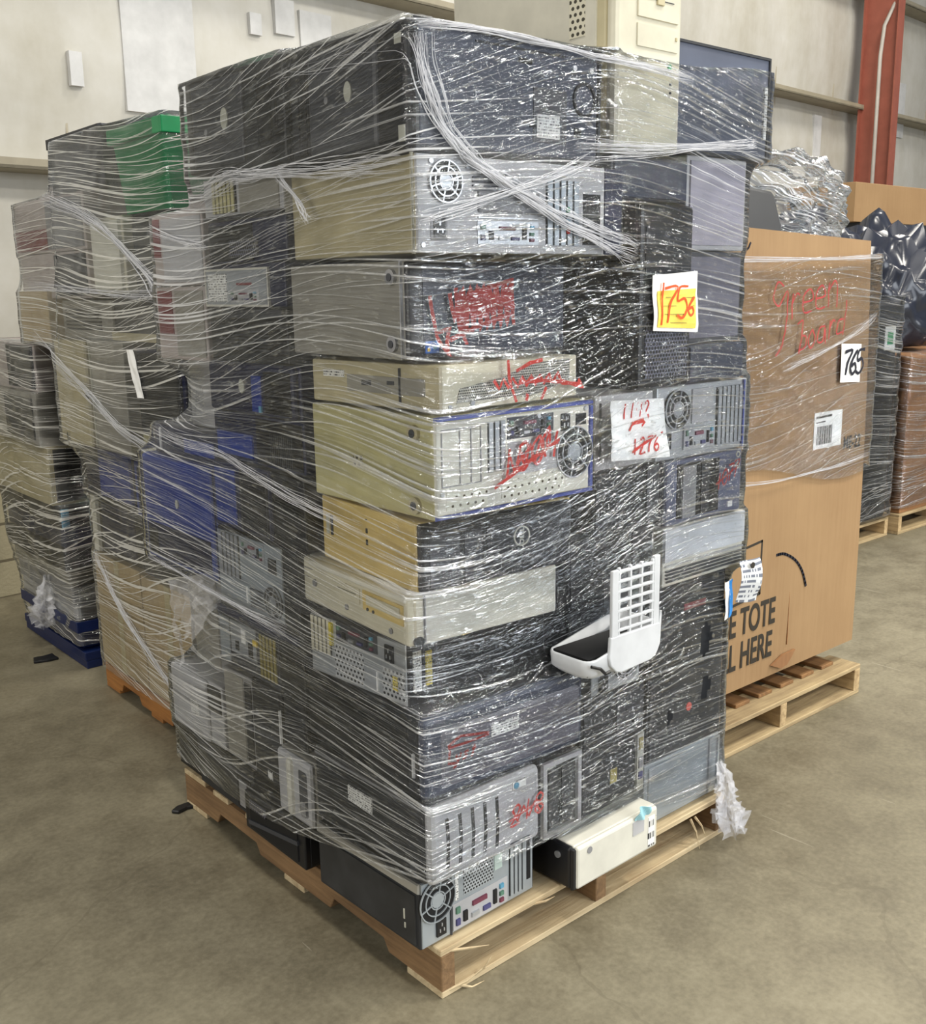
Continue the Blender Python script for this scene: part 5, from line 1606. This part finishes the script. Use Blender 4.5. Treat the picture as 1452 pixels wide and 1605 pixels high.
# contents showing above the rim of the tote
r = empty('flat_monitor', (1.80, .72, 1.62))
tag(r, 'black monitor poking out of the top of the cardboard tote', 'monitor')
mb = MB().box(Face((0, 0, 0), (1, 0, 0), (0, 1, 0), (0, 0, 1)), -.28, .26, -.05, .02, 0, .36).build('screen_housing', M_BLACK, r, .012)
MB().box(Face((0, -.05, 0), (1, 0, 0), (0, 0, 1), (0, -1, 0)), -.24, .22, .05, .32, -.001, .003).build('screen', M_SLATE, r)
r.rotation_euler = (math.radians(-12), math.radians(-6), .1)
mb2 = empty('flat_monitor', (1.66, .52, 1.66))
tag(mb2, 'dark bulky screen half buried at the left of the tote rim', 'monitor')
MB().box(Face((0, 0, 0), (1, 0, 0), (0, 1, 0), (0, 0, 1)), -.2, .36, -.06, .1, 0, .27).build('screen_housing', M_DARK, mb2, .02)
mb2.rotation_euler = (math.radians(-20), math.radians(4), 0)
# a big clear bag bulging over the tote rim
bagm = film('clear_bag_film', .8, .9, 1.2, (.86, .88, .92))
rnd = random.Random(21)
bm = bmesh.new()
bmesh.ops.create_icosphere(bm, subdivisions=5, radius=1)
for v in bm.verts:
    n = v.co.copy()
    q = 1 + .10 * math.sin(n.x * 9 + n.z * 5) + .07 * math.sin(n.y * 13 + n.x * 17) + .05 * math.sin(n.z * 23 + n.y * 7)
    v.co = Vector((n.x * .31 * q, n.y * .26 * q, n.z * .21 * q))
me = bpy.data.meshes.new('plastic_bag')
bm.to_mesh(me)
bm.free()
ul = me.uv_layers.new(name='UVMap')
for lp in me.loops:
    c = me.vertices[lp.vertex_index].co
    ul.data[lp.index].uv = (c.x + c.y * .7, c.z + c.x * .6)
for p in me.polygons:
    p.use_smooth = True
me.materials.append(bagm)
o = bpy.data.objects.new('plastic_bag', me)
o.location = (2.30, .76, 1.86)
COL.objects.link(o)
flat_attr(o, 1.0)
tag(o, 'bulging clear plastic bag over the right rim of the tote', 'plastic bag')

# film band round the tote
BXT = [([(1.37, .324), (2.385, .324), (2.43, .41), (2.43, 1.3), (2.38, 1.42), (1.37, 1.42), (1.31, 1.3), (1.31, .4)], .9, 1.72)]
FILM3 = film('tote_film', .42, .22, .9)
WT, BVT = wrap('stretch_wrap', FILM3, BXT, (1.87, .87), lambda x, y: .93 + .05 * math.sin(x * 5), lambda x, y: 1.665 + .03 * (x - 1.9), None, .010, 300, .016, .05, lambda x, y, z: .42, (), False, .0012)
tag(WT, 'clear film band round the upper half of the cardboard tote', 'stretch film', 'stretch films round the loads')


def ont(x, z, e=.002):
    h = BVT.ray_cast(Vector((x, -3, z)), Vector((0, 1, 0)))
    return Vector((x, (h[0].y if h[0] else .31) - e, z))


ribbon(handwriting('Green', 1.69, 1.455, .14, .05, .56, .08), .0058, ont, 'red_handwriting', mat('faded_red_ink', (172, 58, 58), .6), WT, 'red handwritten Green on the film')
ribbon(handwriting('board', 1.83, 1.35, .11, .05, .56, .12), .0058, ont, 'red_handwriting', mat('faded_red_ink', (172, 58, 58), .6), WT, 'red handwritten board on the film')
n765 = sheet('paper_note', 'white sheet numbered 765 on the cardboard tote', 'paper note', [(2.125, 1.235), (2.262, 1.228), (2.259, 1.365), (2.122, 1.372)], M_PAPER, ont, .004)
ribbon(handwriting('765', 2.138, 1.26, .085, .06, .52), .011, lambda x, z: ont(x, z, .0075), 'black_number', M_MARK, n765, 'black handwritten 765')
random.seed(8)
strands('film_rope', [(1.38, 1.655), (1.8, 1.66), (2.1, 1.665), (2.38, 1.675)], ont, WT, 5, .008, .0018)
strands('film_rope', [(1.38, .955), (1.7, .93), (2.1, .93), (2.38, .95)], ont, WT, 4, .008, .0012)
strands('film_rope', [(1.75, 1.3), (1.95, 1.34), (2.2, 1.40), (2.36, 1.47)], ont, WT, 5, .012, .0012)

# ------------------------------------------------------------------ wrapped goods at the far right
pallet('wooden_pallet', 'far pallet under the black wrapped bin on the right', 3.9, 1.5, 1.02, 1.0, 0, 0, .12, 6, W_GREY, W_PALEY)
pallet('wooden_pallet', 'far pallet under the brown carton at the right edge', 4.98, 1.46, 1.2, 1.1, 0, 0, .13, 6, W_GREY, W_PALEY)
BX4 = []
r = computer('wheeled_bin', 'tall black wrapped bin with a green and white sticker behind the tote', 4.2, 1.52, .12, .72, .9, 1.32, M_BLACK, cat='bin', rec=BX4, body='bin_body', bev=.03,
             R=[('box', 'lid_rim', M_DARK, .0, .94, 1.0, 1, .02), ('box', 'white_sticker', M_PAPER, .76, .80, .94, .91, .004), ('box', 'green_square', M_GREENP, .80, .825, .9, .885, .006)])
r2 = computer('cardboard_carton', 'large brown wrapped carton at the right edge of the picture', 5.02, 1.48, .13, 1.1, 1.0, 1.0, C_BOX2, cat='box', rec=BX4, body='carton_body', R=[('box', 'paper_tape', M_TAN, .45, .0, .5, 1, .001)])


def bag(name, label, loc, size, m, seed, cat='bag'):
    bm = bmesh.new()
    bmesh.ops.create_icosphere(bm, subdivisions=4, radius=1)
    a = random.Random(seed)
    f = [a.uniform(4, 15) for _ in range(6)]
    for v in bm.verts:
        n = v.co.copy()
        q = 1 + .09 * math.sin(n.x * f[0] + n.z * f[1]) + .07 * math.sin(n.y * f[2] + n.x * f[3]) + .05 * math.sin(n.z * f[4] + n.y * f[5])
        z = max(n.z, -.72)
        v.co = Vector((n.x * size[0] * q, n.y * size[1] * q, (z + .72) * size[2] * q))
    me = bpy.data.meshes.new(name)
    bm.to_mesh(me)
    bm.free()
    for p in me.polygons:
        p.use_smooth = True
    me.materials.append(m)
    o = bpy.data.objects.new(name, me)
    o.location = loc
    COL.objects.link(o)
    return tag(o, label, cat, 'black bags at the far right')


GLB = mat('glossy_black_bag', (40, 44, 56), .22)
bag('plastic_bag', 'glossy black bag on the black bin behind the tote', (4.55, 2.0, 1.46), (.36, .38, .3), GLB, 1)
bag('plastic_bag', 'glossy black bag lying on the brown carton at the right edge', (5.52, 1.98, 1.16), (.46, .42, .46), GLB, 2)
computer('cardboard_carton', 'long brown carton high up behind the black bags at the far right', 6.5, 2.75, 2.05, 2.2, .6, .3, C_BOX, cat='box', rec=None, body='carton_body')
computer('steel_rack', 'dark crate carrying the long carton at the far right', 6.6, 2.75, 0, 2.0, .6, 2.05, M_DARK, cat='crate', rec=None, body='crate_body')
FILM4 = film('far_film', .6, .35, .9)
W4, _b = wrap('stretch_wrap', FILM4, [BX4[0]], (4.56, 1.97), lambda x, y: .14, lambda x, y: 1.5, None, .015, 120, .03, .05, lambda x, y, z: .6, (), True, .004)
tag(W4, 'clear film round the far black bin behind the tote', 'stretch film', 'stretch films round the loads')
W5, _b = wrap('stretch_wrap', FILM4, [BX4[1]], (5.57, 1.98), lambda x, y: .16, lambda x, y: 1.15, None, .015, 120, .03, .05, lambda x, y, z: .5, (), True, .004)
tag(W5, 'clear film round the brown carton at the right edge', 'stretch film', 'stretch films round the loads')

# ------------------------------------------------------------------ scraps on the floor
for i, (x, y, s_, lab) in enumerate(((-.045, 1.215, .035, 'crumpled dark scrap on the floor beside the pallet\'s far left corner'), (.10, 2.9, .07, 'dark scrap of plastic on the floor by the third load'))):
    m_ = MB()
    a = random.Random(30 + i)
    pts = [(x + s_ * (1 + .4 * a.uniform(-1, 1)) * math.cos(t * .785), y + s_ * .6 * (1 + .4 * a.uniform(-1, 1)) * math.sin(t * .785)) for t in range(8)]
    m_.poly(Face((0, 0, 0), (1, 0, 0), (0, 1, 0), (0, 0, 1)), pts, .0005, .012)
    tag(m_.build('plastic_scrap', M_BLACK, None, .003), lab, 'scrap')
m_ = MB()
m_.disc(Face((0, 0, 0), (1, 0, 0), (0, 1, 0), (0, 0, 1)), 4.3, .72, .06, .0005, .004, .05, 12)
tag(m_.build('paper_scrap', M_PAPER), 'small white scrap on the bare floor right of the tote', 'scrap')
